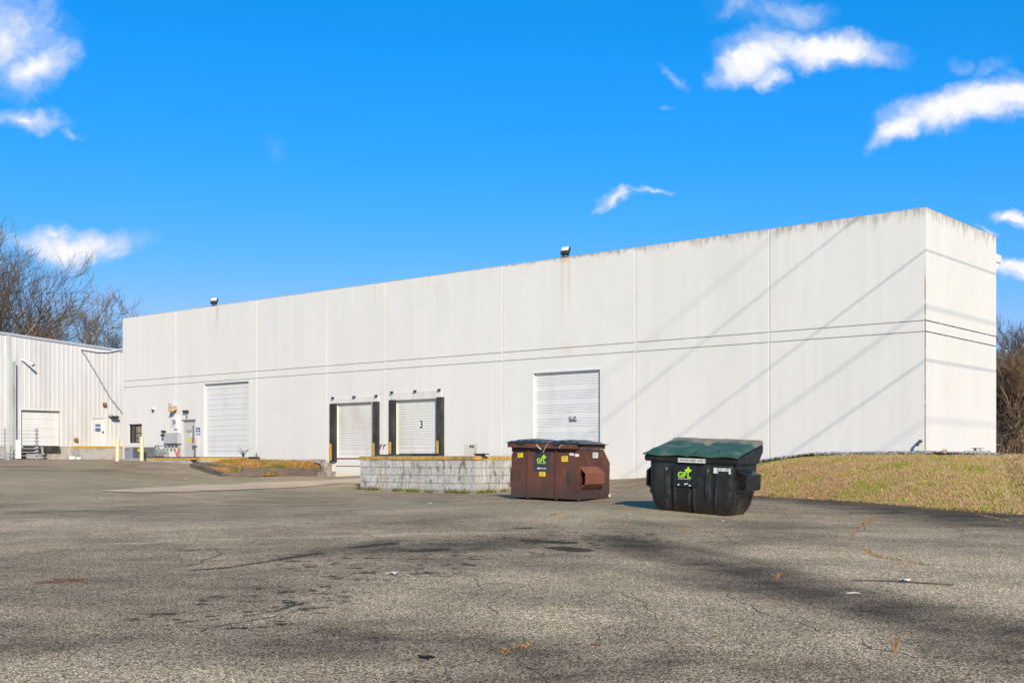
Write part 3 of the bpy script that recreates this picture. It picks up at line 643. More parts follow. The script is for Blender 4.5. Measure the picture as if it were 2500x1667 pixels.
while zt > -.2:
    zb = zt - CR; x = XL - (.3 if row % 2 else 0) ; 
    while x < PX - .01:
        a, c_ = max(x, XL), min(x + .6, PX)
        if c_ - a > .05:
            blkm.box(a + .016, c_ - .016, -PO + rb.uniform(0, .010), -PO + .15, zb + .009, zt - .009)
        x += .6
    y = -PO + .15
    yy_ = -PO + (.3 if row % 2 else .6)
    ys = [-PO + .155] + list(np.arange(yy_, -.35, .6)) + [-.35]
    for a, c_ in zip(ys, ys[1:]):
        if c_ - a > .03: blkm.box(PX - .15, PX - rb.uniform(0, .010), a + .009, c_ - .009, zb + .009, zt - .009)
        if c_ - a > .03: blkm.box(XL + rb.uniform(0, .010), XL + .15, a + .009, c_ - .009, zb + .009, zt - .009)
    zt = zb; row += 1
core.build('core', weathered('dark_mortar', (.13, .115, .09), (.07, .06, .05), .95), plat); blkm.build('block_wall', m_blk, plat)
m_cap, g, b = new_mat('worn_yellow_edge', .85, 0, .2); o = g.obj()
c = g.mix(g.mapr(g.noise(g.vscale(o, (1, 1, .5)), 2.6, 6, .7), .40, .62), (.56, .33, .05), (.26, .19, .10)); c = g.mix(g.mapr(g.xyz(o)[2], ZT - .03, ZT - .01), c, (.33, .31, .27))
c = g.mix(g.mul(g.mapr(g.noise(o, 9, 4, .7), .6, .7), .6), c, (.10, .08, .06)); g.l.new(c, b.inputs['Base Color']); bump(g, b, g.noise(o, 12, 4), .5, .02)
MB().box(XL - .03, PX + .03, -PO - .03, -.30, ZT - .148, ZT, bev=.015).build('capping', m_cap, plat)
# lying things on the platform
r = tag(MB().box(-.9, .9, -.05, .05, 0, .07, bev=.02).build('bumper_strip', weathered('dark_green_rubber', (.03, .06, .04), (.05, .07, .05), .6)), 'dark green bumper strip lying on the platform edge', 'bumper strip'); r.matrix_world = M_WALL @ T(wout(965, PO - .6), -(PO - .6), ZT)
r.scale = (1.0, 1, 1)
r = tag(MB().box(-1.05, 1.1, -.06, .06, 0, .1, bev=.03).build('rubber_bumper', M_BLACK), 'long black rubber bumper lying beside the green strip', 'rubber bumper'); r.matrix_world = M_WALL @ T(wout(1022, PO - .9), -(PO - .9), ZT + .002)
r = tag(MB().box(-.28, .28, -.12, .12, .05, .09, bev=.01).box(-.22, .10, -.10, .1, .0, .05).prism([(-.26, 0), (-.06, 0), (-.16, -.13)], 'y', -.15, -.13).build('steel_plate', M_DARK), 'dark steel hinge plate at the platform corner', 'steel plate'); r.matrix_world = M_WALL @ T(PX - .02, -PO + .3, ZT)
# concrete block standing on end
cb = MB(); bw = .42
px_c = wout(1148, PO - .7)
cb.box(-.21, .21, -.105, .105, 0, .43)
blk = cb.build('concrete_block', weathered('pale_concrete_block', (.46, .45, .38), (.36, .35, .29), .9, stretch=(1, 1, 1)))
ho = MB().box(.03, .10, -.112, -.1055, .30, .40).box(.13, .19, -.112, -.1055, .30, .40).build('hole', M_INK, blk)
tag(blk, 'single pale concrete block standing on the dock platform', 'concrete block'); blk.matrix_world = M_WALL @ T(px_c, -(PO - .7), ZT) @ Matrix.Rotation(R(18), 4, 'Z')

# three iron hooks between the dock doors
for i_, q in enumerate((927, 933, 941)):
    lb = ('leftmost', 'middle', 'rightmost')[i_] + ' of the three dark hooks between the dock doors'
    h = tag(MB().tube([(0, 0, .05), (0, -.1, .05), (0, -.12, -.03), (.04, -.12, -.05)], .022, 6).build('wall_hook', M_DARK), lb, 'hook', 'hooks between the dock doors'); h.matrix_world = M_WALL @ T(wl(q), 0, wz(q, 1088))
# broken wall end left of the lower dock
r = empty('broken_pier', M_WALL @ T(wl(806), -.0, 0), 'broken concrete pier below the left dock seal', 'concrete pier')
pm = MB().prism([(-.32, -.004), (-.32, -.45), (-.2, -.62), (.05, -.58), (.1, -.4), (.42, -.25), (.40, -.004)], 'z', .2, .85).prism([(-.26, -.004), (-.2, -.40), (.02, -.42), (.12, -.25), (.14, -.004)], 'z', .85, 1.32)
bmesh.ops.subdivide_edges(pm.b, edges=pm.b.edges[:], cuts=4, use_grid_fill=True)
for v in pm.b.verts:
    if v.co.y < -.01: v.co += mnoise.noise_vector(v.co * 4) * .07
pm.build('pier_body', weathered('stained_broken_concrete', (.30, .27, .23), (.10, .085, .07), .95, scale=4, amt=.9, stretch=(1, 1, .5)), r)
# ------------------------------------------------------------------ metal building
m_rib, g, b = new_mat('white_ribbed_cladding', .5, .0, .4); o = g.obj()
c = g.mix(g.mapr(g.noise(g.vscale(o, (1, 1, .2)), .9, 5, .6), .35, .7), (.60, .595, .575), (.51, .505, .49)); g.l.new(c, b.inputs['Base Color'])
shed = empty('metal_building', M_SHED, 'white ribbed metal building with its own loading door, left of the warehouse', 'building')
SX0, SX1 = -30.0, 8.0
def rz(x): return 9.42 - x * (.58 / 9.27)
SO = {'door': (sl(51), sl(146.5), 2.42, sz_(99, 1001.5)), 'man': (sl(224.6), sl(255.6), sz_(240, 1089), sz_(240, 1019))}
rects = [(SX0, SX1, 2.35, 9.0)]
for h in SO.values(): rects = cut(rects, (h[0], h[1], h[2] - .1, h[3]))
mb = MB()
for r_ in rects: mb.box(r_[0], r_[1], 0, .12, r_[2], r_[3])
mb.prism([(SX0, 9.002), (SX1, 9.002), (SX1, rz(SX1)), (SX0, rz(SX0))], 'y', 0, .12)
x = SX0 + .1
while x < SX1:
    zt = rz(x) - .1; segs = [(x - .03, x + .03, 2.36, zt)]
    for h in SO.values(): segs = cut(segs, (h[0] - .03, h[1] + .03, h[2] - .1, h[3] + .05))
    for s_ in segs:
        if s_[1] - s_[0] > .05: mb.prism([(s_[0] - .025, -.001), (s_[0] + .012, -.045), (s_[1] - .012, -.045), (s_[1] + .025, -.001)], 'z', s_[2], s_[3])
    x += .345
mb.box(SX0, SX0 + .1, .12, 30, 1, 9).box(SX1 - .1, SX1, .12, 30, 1, 8.6)
mb.build('wall', m_rib, shed)
MB().prism([(SX0 - .2, rz(SX0) - .02), (SX1 + .2, rz(SX1) - .02), (SX1 + .2, rz(SX1) + .14), (SX0 - .2, rz(SX0) + .14)], 'y', -.09, 30).build('roof', M_LGREY, shed)
MB().box(SX0, SX1, .03, .4, .8, 2.348).build('dock_wall', M_CONC, shed)
d0 = SO['door']; pn = MB(); hz = (d0[3] - 2.42) / 4
for k in range(4): pn.box(d0[0] + .02, d0[1] - .02, .22, .25, 2.42 + k * hz + .004, 2.42 + (k + 1) * hz - .004, bev=.003)
pn.build('sectional_door', M_DOOR, shed)
MB().box(d0[0] - .09, d0[0], -.03, .24, 2.42, d0[3] + .08).box(d0[1], d0[1] + .09, -.03, .24, 2.42, d0[3] + .08).box(d0[0], d0[1], -.03, .24, d0[3], d0[3] + .08).build('door_frame', M_WHITE, shed)
for a_, b_ in ((58, 95), (106, 143)):
    MB().box(sl(a_), sl(b_), -.22, .028, sz_(76, 1102.5), sz_(76, 1089.5), bev=.02).build('dock_bumper', M_RUBBER, shed)
d1 = SO['man']
m_ = MB().box(d1[0] + .05, d1[1] - .05, .03, .08, d1[2], d1[3] - .05).build('entry_door', M_DOOR, shed)
MB().box(d1[0] - .03, d1[0] + .05, -.05, .09, d1[2], d1[3]).box(d1[1] - .05, d1[1] + .03, -.05, .09, d1[2], d1[3]).box(d1[0] - .03, d1[1] + .03, -.05, .09, d1[3] - .05, d1[3] + .02).build('door_frame', M_WHITE, shed)
for y0_, y1_ in ((1041, 1035), (1053.5, 1044)): 
    nn = MB().box(sl(233), sl(246), .022, .029, sz_(240, y0_), sz_(240, y1_)).build('notice', M_BLUE, m_)
MB().box(sl(250.5), sl(253), -.03, .028, sz_(251, 1057), sz_(251, 1052)).build('handle', M_DARK, m_)
pl = MB().box(sl(174), SX1, -1.2, .028, .8, 2.30).build('landing', M_CONC, shed)
MB().box(sl(174) - .02, SX1, -1.23, .026, 2.302, 2.42, bev=.01).build('yellow_edge', M_YELLOW, shed)
MB().box(sl(14), sl(22), -.14, -.048, 1.4, rz(sl(20)) - .05, bev=.02).build('downspout', weathered('pale_blue_downspout', (.55, .60, .60), (.4, .45, .45), .5), shed)
# weathered tall steel fin beside the loading door, casting its shadow along the wall
fin = empty('steel_fin', M_SHED @ T(sl(34), 0, 1.4), 'tall rust-streaked steel fin beside the metal building loading door', 'steel fin')
zt = sz_(34, 883) - 1.4
MB().box(-.14, -.06, -.42, -.05, .0, zt, bev=.01).build('fin_plate', weathered('patchy_green_steel', (.42, .47, .44), (.27, .22, .12), .7, scale=1.2, amt=.9, stretch=(1, 1, .4)), fin)
MB().box(.1, .75, -.16, -.05, .0, .9).build('fin_foot', M_DARK, fin)
# pipe rack at the far left
rack = empty('pipe_rack', M_SHED @ T(sl(2), -2.6, gz(*(M_SHED @ Vector((sl(2), -2.6, 0))).xy)), 'stack of pale steel rack rails at the left edge', 'pipe rack')
mb = MB(); [mb.tube([(-3.6, 0, .25 + k * .24), (1.35, -.02, .25 + k * .24)], .025, 6) for k in range(8)]; mb.build('rail', M_LGREY, rack)
[MB().tube([(xx, .04, 0), (xx, .04, 2.1)], .05, 8).build('upright', M_GREY, rack) for xx in (-1.0, 1.2)]
mb = MB()
for k in range(8): mb.prism([(.95, .22 + k * .24), (1.25, .30 + k * .24), (1.25, .38 + k * .24), (.95, .30 + k * .24)], 'y', -.12, -.04)
mb.build('cradle', M_LGREY, rack)
MB().box(-.35, .0, -.2, -.08, .05, 1.3, bev=.02).build('end_plate', M_WHITE, rack)
r = empty('wall_light', M_SHED @ T(sl(50), -.05, sz_(50, 880)), 'white tube wall light above the loading door of the metal building', 'wall light')
MB().tube([(0, 0, .05), (.15, -.35, -.02), (.5, -.7, -.3)], [.05, .06, .09], 8).build('lamp_arm', M_WHITE, r); MB().tube([(.5, -.7, -.3), (.55, -.75, -.36)], [.1, .09], 8).build('lens', M_DARK, r)
r = empty('security_camera', M_SHED @ T(sl(266), -.05, sz_(266, 1015)), 'white bracket camera right of the metal building entry door', 'security camera')
MB().box(-.12, .12, -.3, -.0, -.05, .12, bev=.02).build('bracket', M_LGREY, r); MB().box(.0, .55, -.42, -.18, -.18, .0, bev=.04).build('camera_body', M_DARK, r)
r = tag(MB().box(-.12, .12, -.2, 0, -.12, .12, bev=.03).build('junction_box', M_RUST), 'small rusty junction box high above the metal building entry door', 'junction box'); r.matrix_world = M_SHED @ T(sl(253), -.05, sz_(253, 987))
r = tag(MB().box(-.12, .12, -.2, 0, -.12, .12, bev=.03).build('junction_box', M_RUST), 'small brown junction box low on the metal wall beside the yellow edge', 'junction box'); r.matrix_world = M_SHED @ T(sl(183), -.05, sz_(183, 1073))
cab = MB().tube([(sl(196), -.10, sz_(196, 853)), (sl(212), -.10, sz_(212, 877)), (sl(240), -.10, sz_(240, 924)), (sl(268), -.10, sz_(268, 972)), (sl(299), -.10, sz_(299, 1011))], .035, 6).build('cable', M_GREY)
cab.matrix_world = M_SHED; tag(cab, 'dark cable running diagonally down the ribbed metal wall', 'cable')
pp = MB().tube([(sl(196), -.12, sz_(196, 852)), (sl(235), -.12, sz_(235, 858.5)), (sl(262), -.12, sz_(262, 859)), (sl(300), -.12, sz_(300, 851))], .05, 6).build('pipe', M_WHITE)
pp.matrix_world = M_SHED; tag(pp, 'thin white pipe along the top of the ribbed metal wall', 'pipe')
q = M_SHED @ Vector((sl(150), -1.9, 0)); r = tag(MB().box(-.42, .0, -.15, .15, 0, .22, bev=.05).box(.05, .4, -.12, .16, 0, .15, bev=.05).build('rubbish_bag', M_WHITE), 'white rubbish lying before the metal building dock wall', 'rubbish'); r.location = (q.x, q.y, gz(q.x, q.y))

# ------------------------------------------------------------------ grass bank on the right, verge, gravel
def bank(name, front, back, mat, rows=14, bulge=.25, lift=.012, seed=1, cols=120):
    """sheet between a front polyline on the asphalt and a back polyline along a wall"""
    A, B = [], []; per = max(2, cols // (len(front) - 1))
    for k in range(len(front) - 1):
        for q in range(per): A.append(front[k].lerp(front[k + 1], q / per)); B.append(back[k].lerp(back[k + 1], q / per))
    A.append(front[-1]); B.append(back[-1]); cols = len(A)
    V = np.zeros((rows + 1, cols, 3))
    for j in range(rows + 1):
        t = j / rows; e = t * (1 - bulge) + bulge * math.sin(t * math.pi / 2)
        for i in range(cols):
            p = A[i].lerp(B[i], t); z = A[i].z + (B[i].z - A[i].z) * e
            z += .05 * mnoise.noise((p.x * .7 + seed, p.y * .7, 0)) * math.sin(t * math.pi) + .02 * mnoise.noise((p.x * 3, p.y * 3, seed)) * min(1, t * 6) + lift
            V[j, i] = (p.x, p.y, z)
    o = sheet(name, V[:, :, 0], V[:, :, 1], V[:, :, 2], mat); return o, V
FR = [wpt(wl(1700), .4, 0)] + [gp(a, b_) for a, b_ in ((1770, 1180), (1845, 1206), (1978, 1215), (2060, 1221), (2157, 1227), (2320, 1241), (2500, 1252), (2800, 1275))] + [Vector((16, 16, .1))]
FR[0].z = gz(FR[0].x, FR[0].y)
for p in FR[:2]: p.z += .01
BK = [wpt(wl(1700), .0, .95), wpt(wl(1800), .0, 1.22), wpt(wl(1870), 0, 1.40), wpt(wl(1960), 0, 1.60), wpt(wl(2080), 0, 1.67), wpt(.0, .0, 1.69), wpt(.0, -3.5, 1.67), wpt(.0, -7, 1.64), Vector((38, 52, 1.6)), Vector((45, 20, 1.2))]
m_soil, g, b = new_mat('winter_turf_soil', .95, 0, .1); o = g.obj()
c = g.mix(g.mapr(g.noise(o, 1.4, 6, .7), .35, .65), (.26, .175, .095), (.13, .125, .035)); c = g.mix(g.mapr(g.noise(o, 9, 5, .7), .45, .65), c, (.30, .20, .11)); c = g.mix(g.mul(g.mapr(g.noise(o, .5, 3), .6, .7), .4), c, (.30, .12, .04)); g.l.new(c, b.inputs['Base Color']); bump(g, b, g.noise(o, 22, 5, .75), .9, .05)
gb, V1 = bank('grass_bank', FR, BK, m_soil, rows=16, bulge=.55)
tag(gb, 'grassy bank rising to the right end of the warehouse', kind='structure')
# land behind and right of the bank, under the trees
verge, _v = bank('verge', [wpt(.9, -6.9, 1.63), Vector((38, 52, 1.59)), Vector((70, 40, 1.3))], [Vector((24, 150, 1.5)), Vector((60, 160, 1.5)), Vector((150, 140, 1.5))], m_soil, rows=10, bulge=0, lift=.0, cols=40)
tag(verge, 'rough verge under the bare trees', kind='structure')

m_bl, g, b = new_mat('grass_blades', .9, 0, .15)
geo = g.new('ShaderNodeNewGeometry'); ri = geo.outputs['Random Per Island']; gpn = g.noise(geo.outputs['Position'], .55, 5, .65); gp2 = g.noise(geo.outputs['Position'], 3.2, 4, .65)
greenm = g.mapr(g.add(g.add(gpn, g.mul(g.sub(gp2, .5), .6)), g.mul(g.sub(ri, .5), .35)), .52, .61)
c = g.mix(greenm, g.mix(ri, (.60, .41, .23), (.32, .205, .105)), g.mix(ri, (.10, .18, .015), (.30, .34, .03)))
c = g.mix(g.mapr(ri, .93, .95), c, (.38, .15, .04)); g.l.new(c, b.inputs['Base Color'])
def blades(name, V, n, h0, h1, wd, mat, label, seed=5, pick=None):
    rr = np.random.default_rng(seed); R_, C_ = V.shape[:2]
    i = rr.uniform(0, R_ - 1.001, n); j = rr.uniform(0, C_ - 1.001, n)
    i0, j0 = i.astype(int), j.astype(int); fi, fj = (i - i0)[:, None], (j - j0)[:, None]
    p = (V[i0, j0] * (1 - fi) + V[i0 + 1, j0] * fi) * (1 - fj) + (V[i0, j0 + 1] * (1 - fi) + V[i0 + 1, j0 + 1] * fi) * fj
    keep = (p[:, 1] > 5) & (np.abs(p[:, 0] / np.maximum(p[:, 1], 1)) < .85)
    if pick is not None: keep &= pick(p)
    p = p[keep]; n = len(p)
    a = rr.uniform(0, 6.283, n); h = rr.uniform(h0, h1, n) * (.55 + .45 * rr.random(n)); ln = rr.uniform(.2, 1.3, n) * h; a2 = rr.uniform(0, 6.283, n)
    w2 = wd * rr.uniform(.6, 1.4, n)
    v = np.zeros((n, 3, 3)); dx, dy = np.cos(a) * w2, np.sin(a) * w2
    v[:, 0] = p; v[:, 0, 0] -= dx; v[:, 0, 1] -= dy; v[:, 1] = p; v[:, 1, 0] += dx; v[:, 1, 1] += dy
    v[:, 2] = p; v[:, 2, 0] += np.cos(a2) * ln; v[:, 2, 1] += np.sin(a2) * ln; v[:, 2, 2] += h
    v[:, :2, 2] -= .01
    me = bpy.data.meshes.new(name); me.vertices.add(n * 3); me.vertices.foreach_set('co', v.ravel()); me.loops.add(n * 3); me.loops.foreach_set('vertex_index', np.arange(n * 3)); me.polygons.add(n)
    me.polygons.foreach_set('loop_start', np.arange(0, n * 3, 3)); me.polygons.foreach_set('loop_total', np.full(n, 3)); me.update(calc_edges=True)
    return tag(mk(name, me, mat), label, 'grass', kind='stuff')
blades('grass', V1, 330000, .03, .085, .010, m_bl, 'short green and straw-coloured winter grass on the bank')

blades('grass_tufts', V1, 26000, .07, .13, .016, m_bl, 'taller straw and green tufts scattered over the grassy bank', seed=31, pick=lambda p: np.array([mnoise.noise(Vector((q[0] * 1.7, q[1] * 1.7, 2.0))) > .12 for q in p]))
_v2 = np.array(_v)
blades('verge_grass', _v2, 500000, .04, .12, .02, m_bl, 'rough winter grass between the bank and the bare trees', seed=12, pick=lambda p: (p[:, 1] < 72) & (p[:, 0] > 17.5))
# gravel strip at the wall foot
m_gr, g, b = new_mat('grey_gravel', .9, 0, .2); ri = g.new('ShaderNodeNewGeometry').outputs['Random Per Island']; c = g.mix(ri, (.08, .085, .09), (.40, .41, .41)); g.l.new(c, b.inputs['Base Color'])
def stones(name, fn, n, r0, r1, mat, label, cat, seed):
    rr = random.Random(seed); b_ = bmesh.new()
    for _ in range(n):
        p = fn(rr); s_ = rr.uniform(r0, r1); t = bmesh.ops.create_icosphere(b_, subdivisions=1, radius=s_, matrix=T(*p) @ Matrix.Rotation(rr.uniform(0, 6), 4, 'Z') @ Matrix.Diagonal((1, .7, .6, 1)))
        for v in t['verts']: v.co += Vector((rr.uniform(-1, 1), rr.uniform(-1, 1), rr.uniform(-1, 1))) * s_ * .25
    me = bpy.data.meshes.new(name); b_.to_mesh(me); b_.free(); return tag(mk(name, me, mat), label, cat, kind='stuff')
def zbk(x):   # level of the bank against the wall
    xs = [wl(1700), wl(1830), wl(1900), wl(2000), .35]; return float(np.interp(x, xs, [.95, 1.3, 1.47, 1.66, 1.69]))
def gfn(rr):
    if rr.random() < .7: x = rr.uniform(wl(1790), .35); o_ = rr.uniform(0, .75); return wpt(x, o_, zbk(x) + .02 + .05 * rr.random() - .04 * o_)
    y = rr.uniform(-.3, 5.8); return wpt(.02 + rr.random() * .6, -y, 1.70 - .006 * y + .04 * rr.random())
stones('gravel', gfn, 5200, .025, .06, m_gr, 'grey gravel strip along the wall foot', 'gravel', 3)
r = tag(MB().box(-.12, .12, -.06, .06, 0, .09, bev=.02).build('brick', weathered('tan_brick', (.55, .36, .2), (.3, .2, .12), .9)), 'loose tan brick on the gravel by the corner', 'brick'); r.matrix_world = M_WALL @ T(.35, .75, 1.74) @ Matrix.Rotation(R(100), 4, 'Z') @ Matrix.Rotation(R(12), 4, 'Y')
r = empty('ground_drain', M_WALL @ T(.35, 3.9, 1.70), 'small concrete drain box with a raised grate at the short wall', 'drain box'); MB().box(-.25, .25, -.6, .75, -.1, .1, bev=.02).build('drain_body', M_CONC, r)
MB().box(-.12, .12, -.25, .40, .17, .19).tube([(0, -.2, .1), (0, -.2, .17)], .05).tube([(0, .3, .1), (0, .3, .17)], .02).build('grate', M_DARK, r)

# ------------------------------------------------------------------ weedy bank, timbers left of the docks
xa, xb = wl(600), wl(799)
FR2 = [gp(470, 1139), gp(505, 1150), gp(545, 1162), gp(650, 1163), gp(800, 1161)]
BK2 = [wpt(wl(600), .0, 1.42), wpt(wl(640), 0, 1.36), wpt(wl(700), 0, 1.33), wpt(wl(760), 0, 1.33), wpt(wl(796), 0, 1.33)]
m_wd, g, b = new_mat('orange_weedy_soil', .95, 0, .1); o = g.obj()
c = g.mix(g.mapr(g.noise(o, 1.2, 6, .7), .38, .62), (.36, .17, .05), (.24, .17, .09)); c = g.mix(g.mapr(g.noise(o, 3.5, 5, .7), .56, .66), c, (.08, .09, .03)); g.l.new(c, b.inputs['Base Color']); bump(g, b, g.noise(o, 9, 5, .75), 1, .08)
wb, V2 = bank('weed_bank', FR2, BK2, m_wd, rows=10, bulge=.7, lift=.05, seed=9, cols=60); tag(wb, 'low orange-brown bank between the timbers and the wall', kind='structure')
m_bl2, g, b = new_mat('dry_weeds', .9, 0, .15); ri = g.new('ShaderNodeNewGeometry').outputs['Random Per Island']; ps = g.noise(g.new('ShaderNodeNewGeometry').outputs['Position'], 1.1, 4)
c = g.mix(ri, (.50, .25, .07), (.30, .20, .09)); c = g.mix(g.mapr(g.add(ps, g.mul(ri, .2)), .62, .70), c, (.10, .15, .035)); g.l.new(c, b.inputs['Base Color'])
blades('dry_grass', V2, 16000, .05, .18, .018, m_bl2, 'dry orange weeds on the low bank beside the docks', seed=8)
stones('rubble', lambda rr: wpt(rr.uniform(wl(690), wl(796)), rr.uniform(.05, .5), 1.33 + rr.uniform(-.05, .06)), 500, .03, .10, m_gr, 'dark grey rubble along the wall foot left of the docks', 'rubble', 4)
def timber(a, b_, h, t, label, roll=0):
    d = b_ - a; L = d.length; q = d.to_track_quat('X', 'Z'); mb = MB(); mb.box(0, L, -t / 2, t / 2, -.06, h)
    bmesh.ops.subdivide_edges(mb.b, edges=[e for e in mb.b.edges if abs((e.verts[0].co - e.verts[1].co).x) > L * .5], cuts=22)
    bmesh.ops.subdivide_edges(mb.b, edges=[e for e in mb.b.edges if abs((e.verts[0].co - e.verts[1].co).x) < .01], cuts=2)
    for v in mb.b.verts:
        n = mnoise.noise_vector(Vector((v.co.x * 1.3, v.co.y * 7, v.co.z * 7)) + a); v.co += Vector((n.x * .03, n.y * .05, n.z * .045))
    o = mb.build('timber_beam', M_WOOD); o.matrix_world = Matrix.Translation(a) @ q.to_matrix().to_4x4() @ Matrix.Rotation(R(roll), 4, 'X'); return tag(o, label, 'timber beam', 'old timber beams edging the low bank')
timber(gp(470, 1140, .02), gp(548, 1163, .0), .18, .28, 'old timber beam at the left end, sloping down towards the others')
timber(gp(478, 1140, .16), gp(600, 1157, .12), .13, .22, 'thin split timber lying on top of the sloping left one')
timber(gp(545, 1163, .0), gp(640, 1164, .0), .22, .26, 'short timber beam in the middle of the row')
timber(gp(590, 1161, .05), gp(700, 1162, .04), .34, .26, 'thick dark timber beam in the middle, overlapping its neighbours')
timber(gp(695, 1162, .03), gp(806, 1161, .03), .36, .28, 'thick black timber beam at the right end, next to the broken pier')
# leafless shrub and stump at the wall
weed(wpt(wout(594, 1.6), 1.6, 1.61), .55, 20, M_DARK, 'leafless dark weed on the right end of the loading slab', 'weed', spread=1.1, r0=.012)
weed(wpt(wl(636), .3, 1.36), .75, 6, M_DARK, 'thin dark dead stalk at the foot of the white wall', 'weed', spread=.3, r0=.02)
r = tag(MB().box(-.35, .3, -.15, .15, -.05, .26, bev=.05).build('stone_block', M_DARK), 'dark stone at the wall foot left of the weedy bank', 'stone'); r.matrix_world = M_WALL @ T(wl(632), -.3, 1.36)

# ------------------------------------------------------------------ concrete apron strip
strip_top = [(245, 1198.6), (420, 1189), (612, 1178.7), (720, 1174.5), (815, 1171), (876, 1169), (925, 1168)]
strip_bot = [(250, 1200), (344, 1203), (470, 1200.5), (574, 1196.7), (700, 1191), (807, 1181), (925, 1179)]
rows_ = []
for t in np.linspace(0, 1, 6):
    rows_.append([gp(a[0] * (1 - t) + b_[0] * t, a[1] * (1 - t) + b_[1] * t) for a, b_ in zip(strip_top, strip_bot)])
up = np.array([[list(p) for p in r_] for r_ in rows_]); 
from_ = up; fine_ = []
for r_ in range(up.shape[0]):
    fine_.append([up[r_, int(k)] * (1 - (k % 1)) + up[r_, min(int(k) + 1, up.shape[1] - 1)] * (k % 1) for k in np.linspace(0, up.shape[1] - 1.001, 60)])
fine_ = np.array(fine_); fine_[:, :, 2] = ground(fine_[:, :, 0], fine_[:, :, 1]) + .02
m_ap, g, b = new_mat('pinkish_concrete', .92, 0, .15); o = g.obj(); c = g.mix(g.mapr(g.noise(g.vscale(o, (.4, 1, 1)), 1.2, 6, .7), .3, .7), (.66, .47, .32), (.46, .36, .26)); c = g.mix(g.mul(g.mapr(g.noise(o, 6, 5, .7), .5, .7), .5), c, (.30, .26, .20)); g.l.new(c, b.inputs['Base Color'])
ap = sheet('concrete_apron', fine_[:, :, 0], fine_[:, :, 1], fine_[:, :, 2], m_ap); tag(ap, 'pinkish concrete strip leading to the lower dock', kind='structure')
# ------------------------------------------------------------------ dumpsters
def frame(px_, py_, Yd, z, W_, d, yaw, roll):
    c = Vector(((px_ - CX) / F * Yd, Yd, z)); Rm = Matrix.Rotation(R(-yaw), 4, 'Z'); xa, ya = Rm.col[0].xyz, Rm.col[1].xyz
    return Matrix.Translation(c) @ Rm @ Matrix.Rotation(R(roll), 4, 'Y') @ Matrix.Translation((-W_ / 2, d / 2, 0))
m_red, g, b = new_mat('rusty_red_steel', .62, .0, .35); o = g.obj(); Z_ = g.xyz(o)[2]
s1 = g.noise(g.vscale(o, (1, 1, .16)), 6, 6, .72); s2 = g.noise(g.vscale(o, (1, 1, .4)), 1.8, 6, .7)
c = g.mix(g.mapr(s2, .35, .7), (.125, .047, .031), (.075, .034, .025))
c = g.mix(g.mul(g.mapr(s1, .54, .70), .65), c, (.045, .025, .020)); c = g.mix(g.mul(g.mapr(g.noise(o, 3.2, 6, .75), .56, .68), .8), c, (.21, .085, .028))
c = g.mix(g.mul(g.mapr(g.add(Z_, g.mul(g.sub(s1, .5), .7)), .75, .05), .85), c, (.045, .033, .030)); c = g.mix(g.mul(g.mapr(s1, .26, .2), .5), c, (.28, .14, .11))
g.l.new(c, b.inputs['Base Color']); bump(g, b, g.noise(o, 9, 5, .7), .25, .015)
W_, d_, H_ = 2.04, 1.83, 1.53; hw, hd = W_ / 2, d_ / 2
rd = empty('dumpster', frame(1411, 1228, 30.6, .353, W_, d_, 31, 1.6), 'rust-brown steel dumpster with black ribbed lids beside the dock platform', 'dumpster')
prof = [(-hd, .10), (-hd, H_ - .13), (hd - .41, H_ - .13), (hd, 1.03), (hd, .10)]
MB().prism(prof, 'x', -hw + .02, hw - .02).build('container', m_red, rd)
mb = MB(); mb.box(-hw - .03, hw + .0, -hd - .15, -hd + .03, H_ - .13, H_, bev=.008); mb.box(-hw - .01, hw + .02, -hd + .031, hd - .41, H_ - .12, H_ - .005, bev=.006); mb.box(-hw + .0, hw + .0, hd - .42, hd - .35, H_ - .12, H_ - .01); mb.build('rim', m_red, rd)
for fx in (.268, .685): 
    x = -hw + fx * W_; MB().prism([(x - .035, -hd - .001), (x - .02, -hd - .045), (x + .03, -hd - .045), (x + .035, -hd - .001)], 'z', .07, H_ - .16).build('rib', m_red, rd)
mb = MB(); mb.box(hw - .019, hw + .02, -hd + .02, -hd + .09, .06, H_ - .14); mb.build('rib', m_red, rd); MB().box(hw - .019, hw + .012, hd - .55, hd - .5, .06, H_ - .14).build('rib', m_red, rd)
MB().box(-hw - .005, -hw + .11, -hd - .012, -hd - .001, .35, .87, bev=.003).build('corner_plate', m_red, rd); mb = MB(); mb.box(hw - .135, hw + .005, -hd - .014, -hd - .001, .34, .90, bev=.003).box(hw - .02, hw - .005, -hd, -hd + .1, .34, .90); mb.build('corner_plate', m_red, rd)
for x in (-hw + .06, hw - .12): MB().box(x - .06, x + .08, -hd - .005, hd - .02, -.03, .058).build('skid', m_red, rd)
for sgn in (1,):
    mb = MB(); o0 = hw - .02
    def px3(a, b_, t=.015):
        (x0, z0), (x1, z1) = a, b_; nx, nz = -(z1 - z0), (x1 - x0); L = math.hypot(nx, nz); nx, nz = nx / L * t, nz / L * t
        pts = [(x0, z0), (x1, z1), (x1 + nx, z1 + nz), (x0 + nx, z0 + nz)]; A = [(sgn * (o0 + p), q) for p, q in pts]
        mb.prism(A, 'y', -hd + .05, -hd + 1.12)
    px3((.0, .36), (.20, .50)); px3((.20, .50), (.20, .79)); px3((.20, .79), (.0, .95))
    mb.build('fork_pocket', weathered('faded_red_steel', (.25, .085, .045), (.15, .055, .03), .55, scale=2), rd)
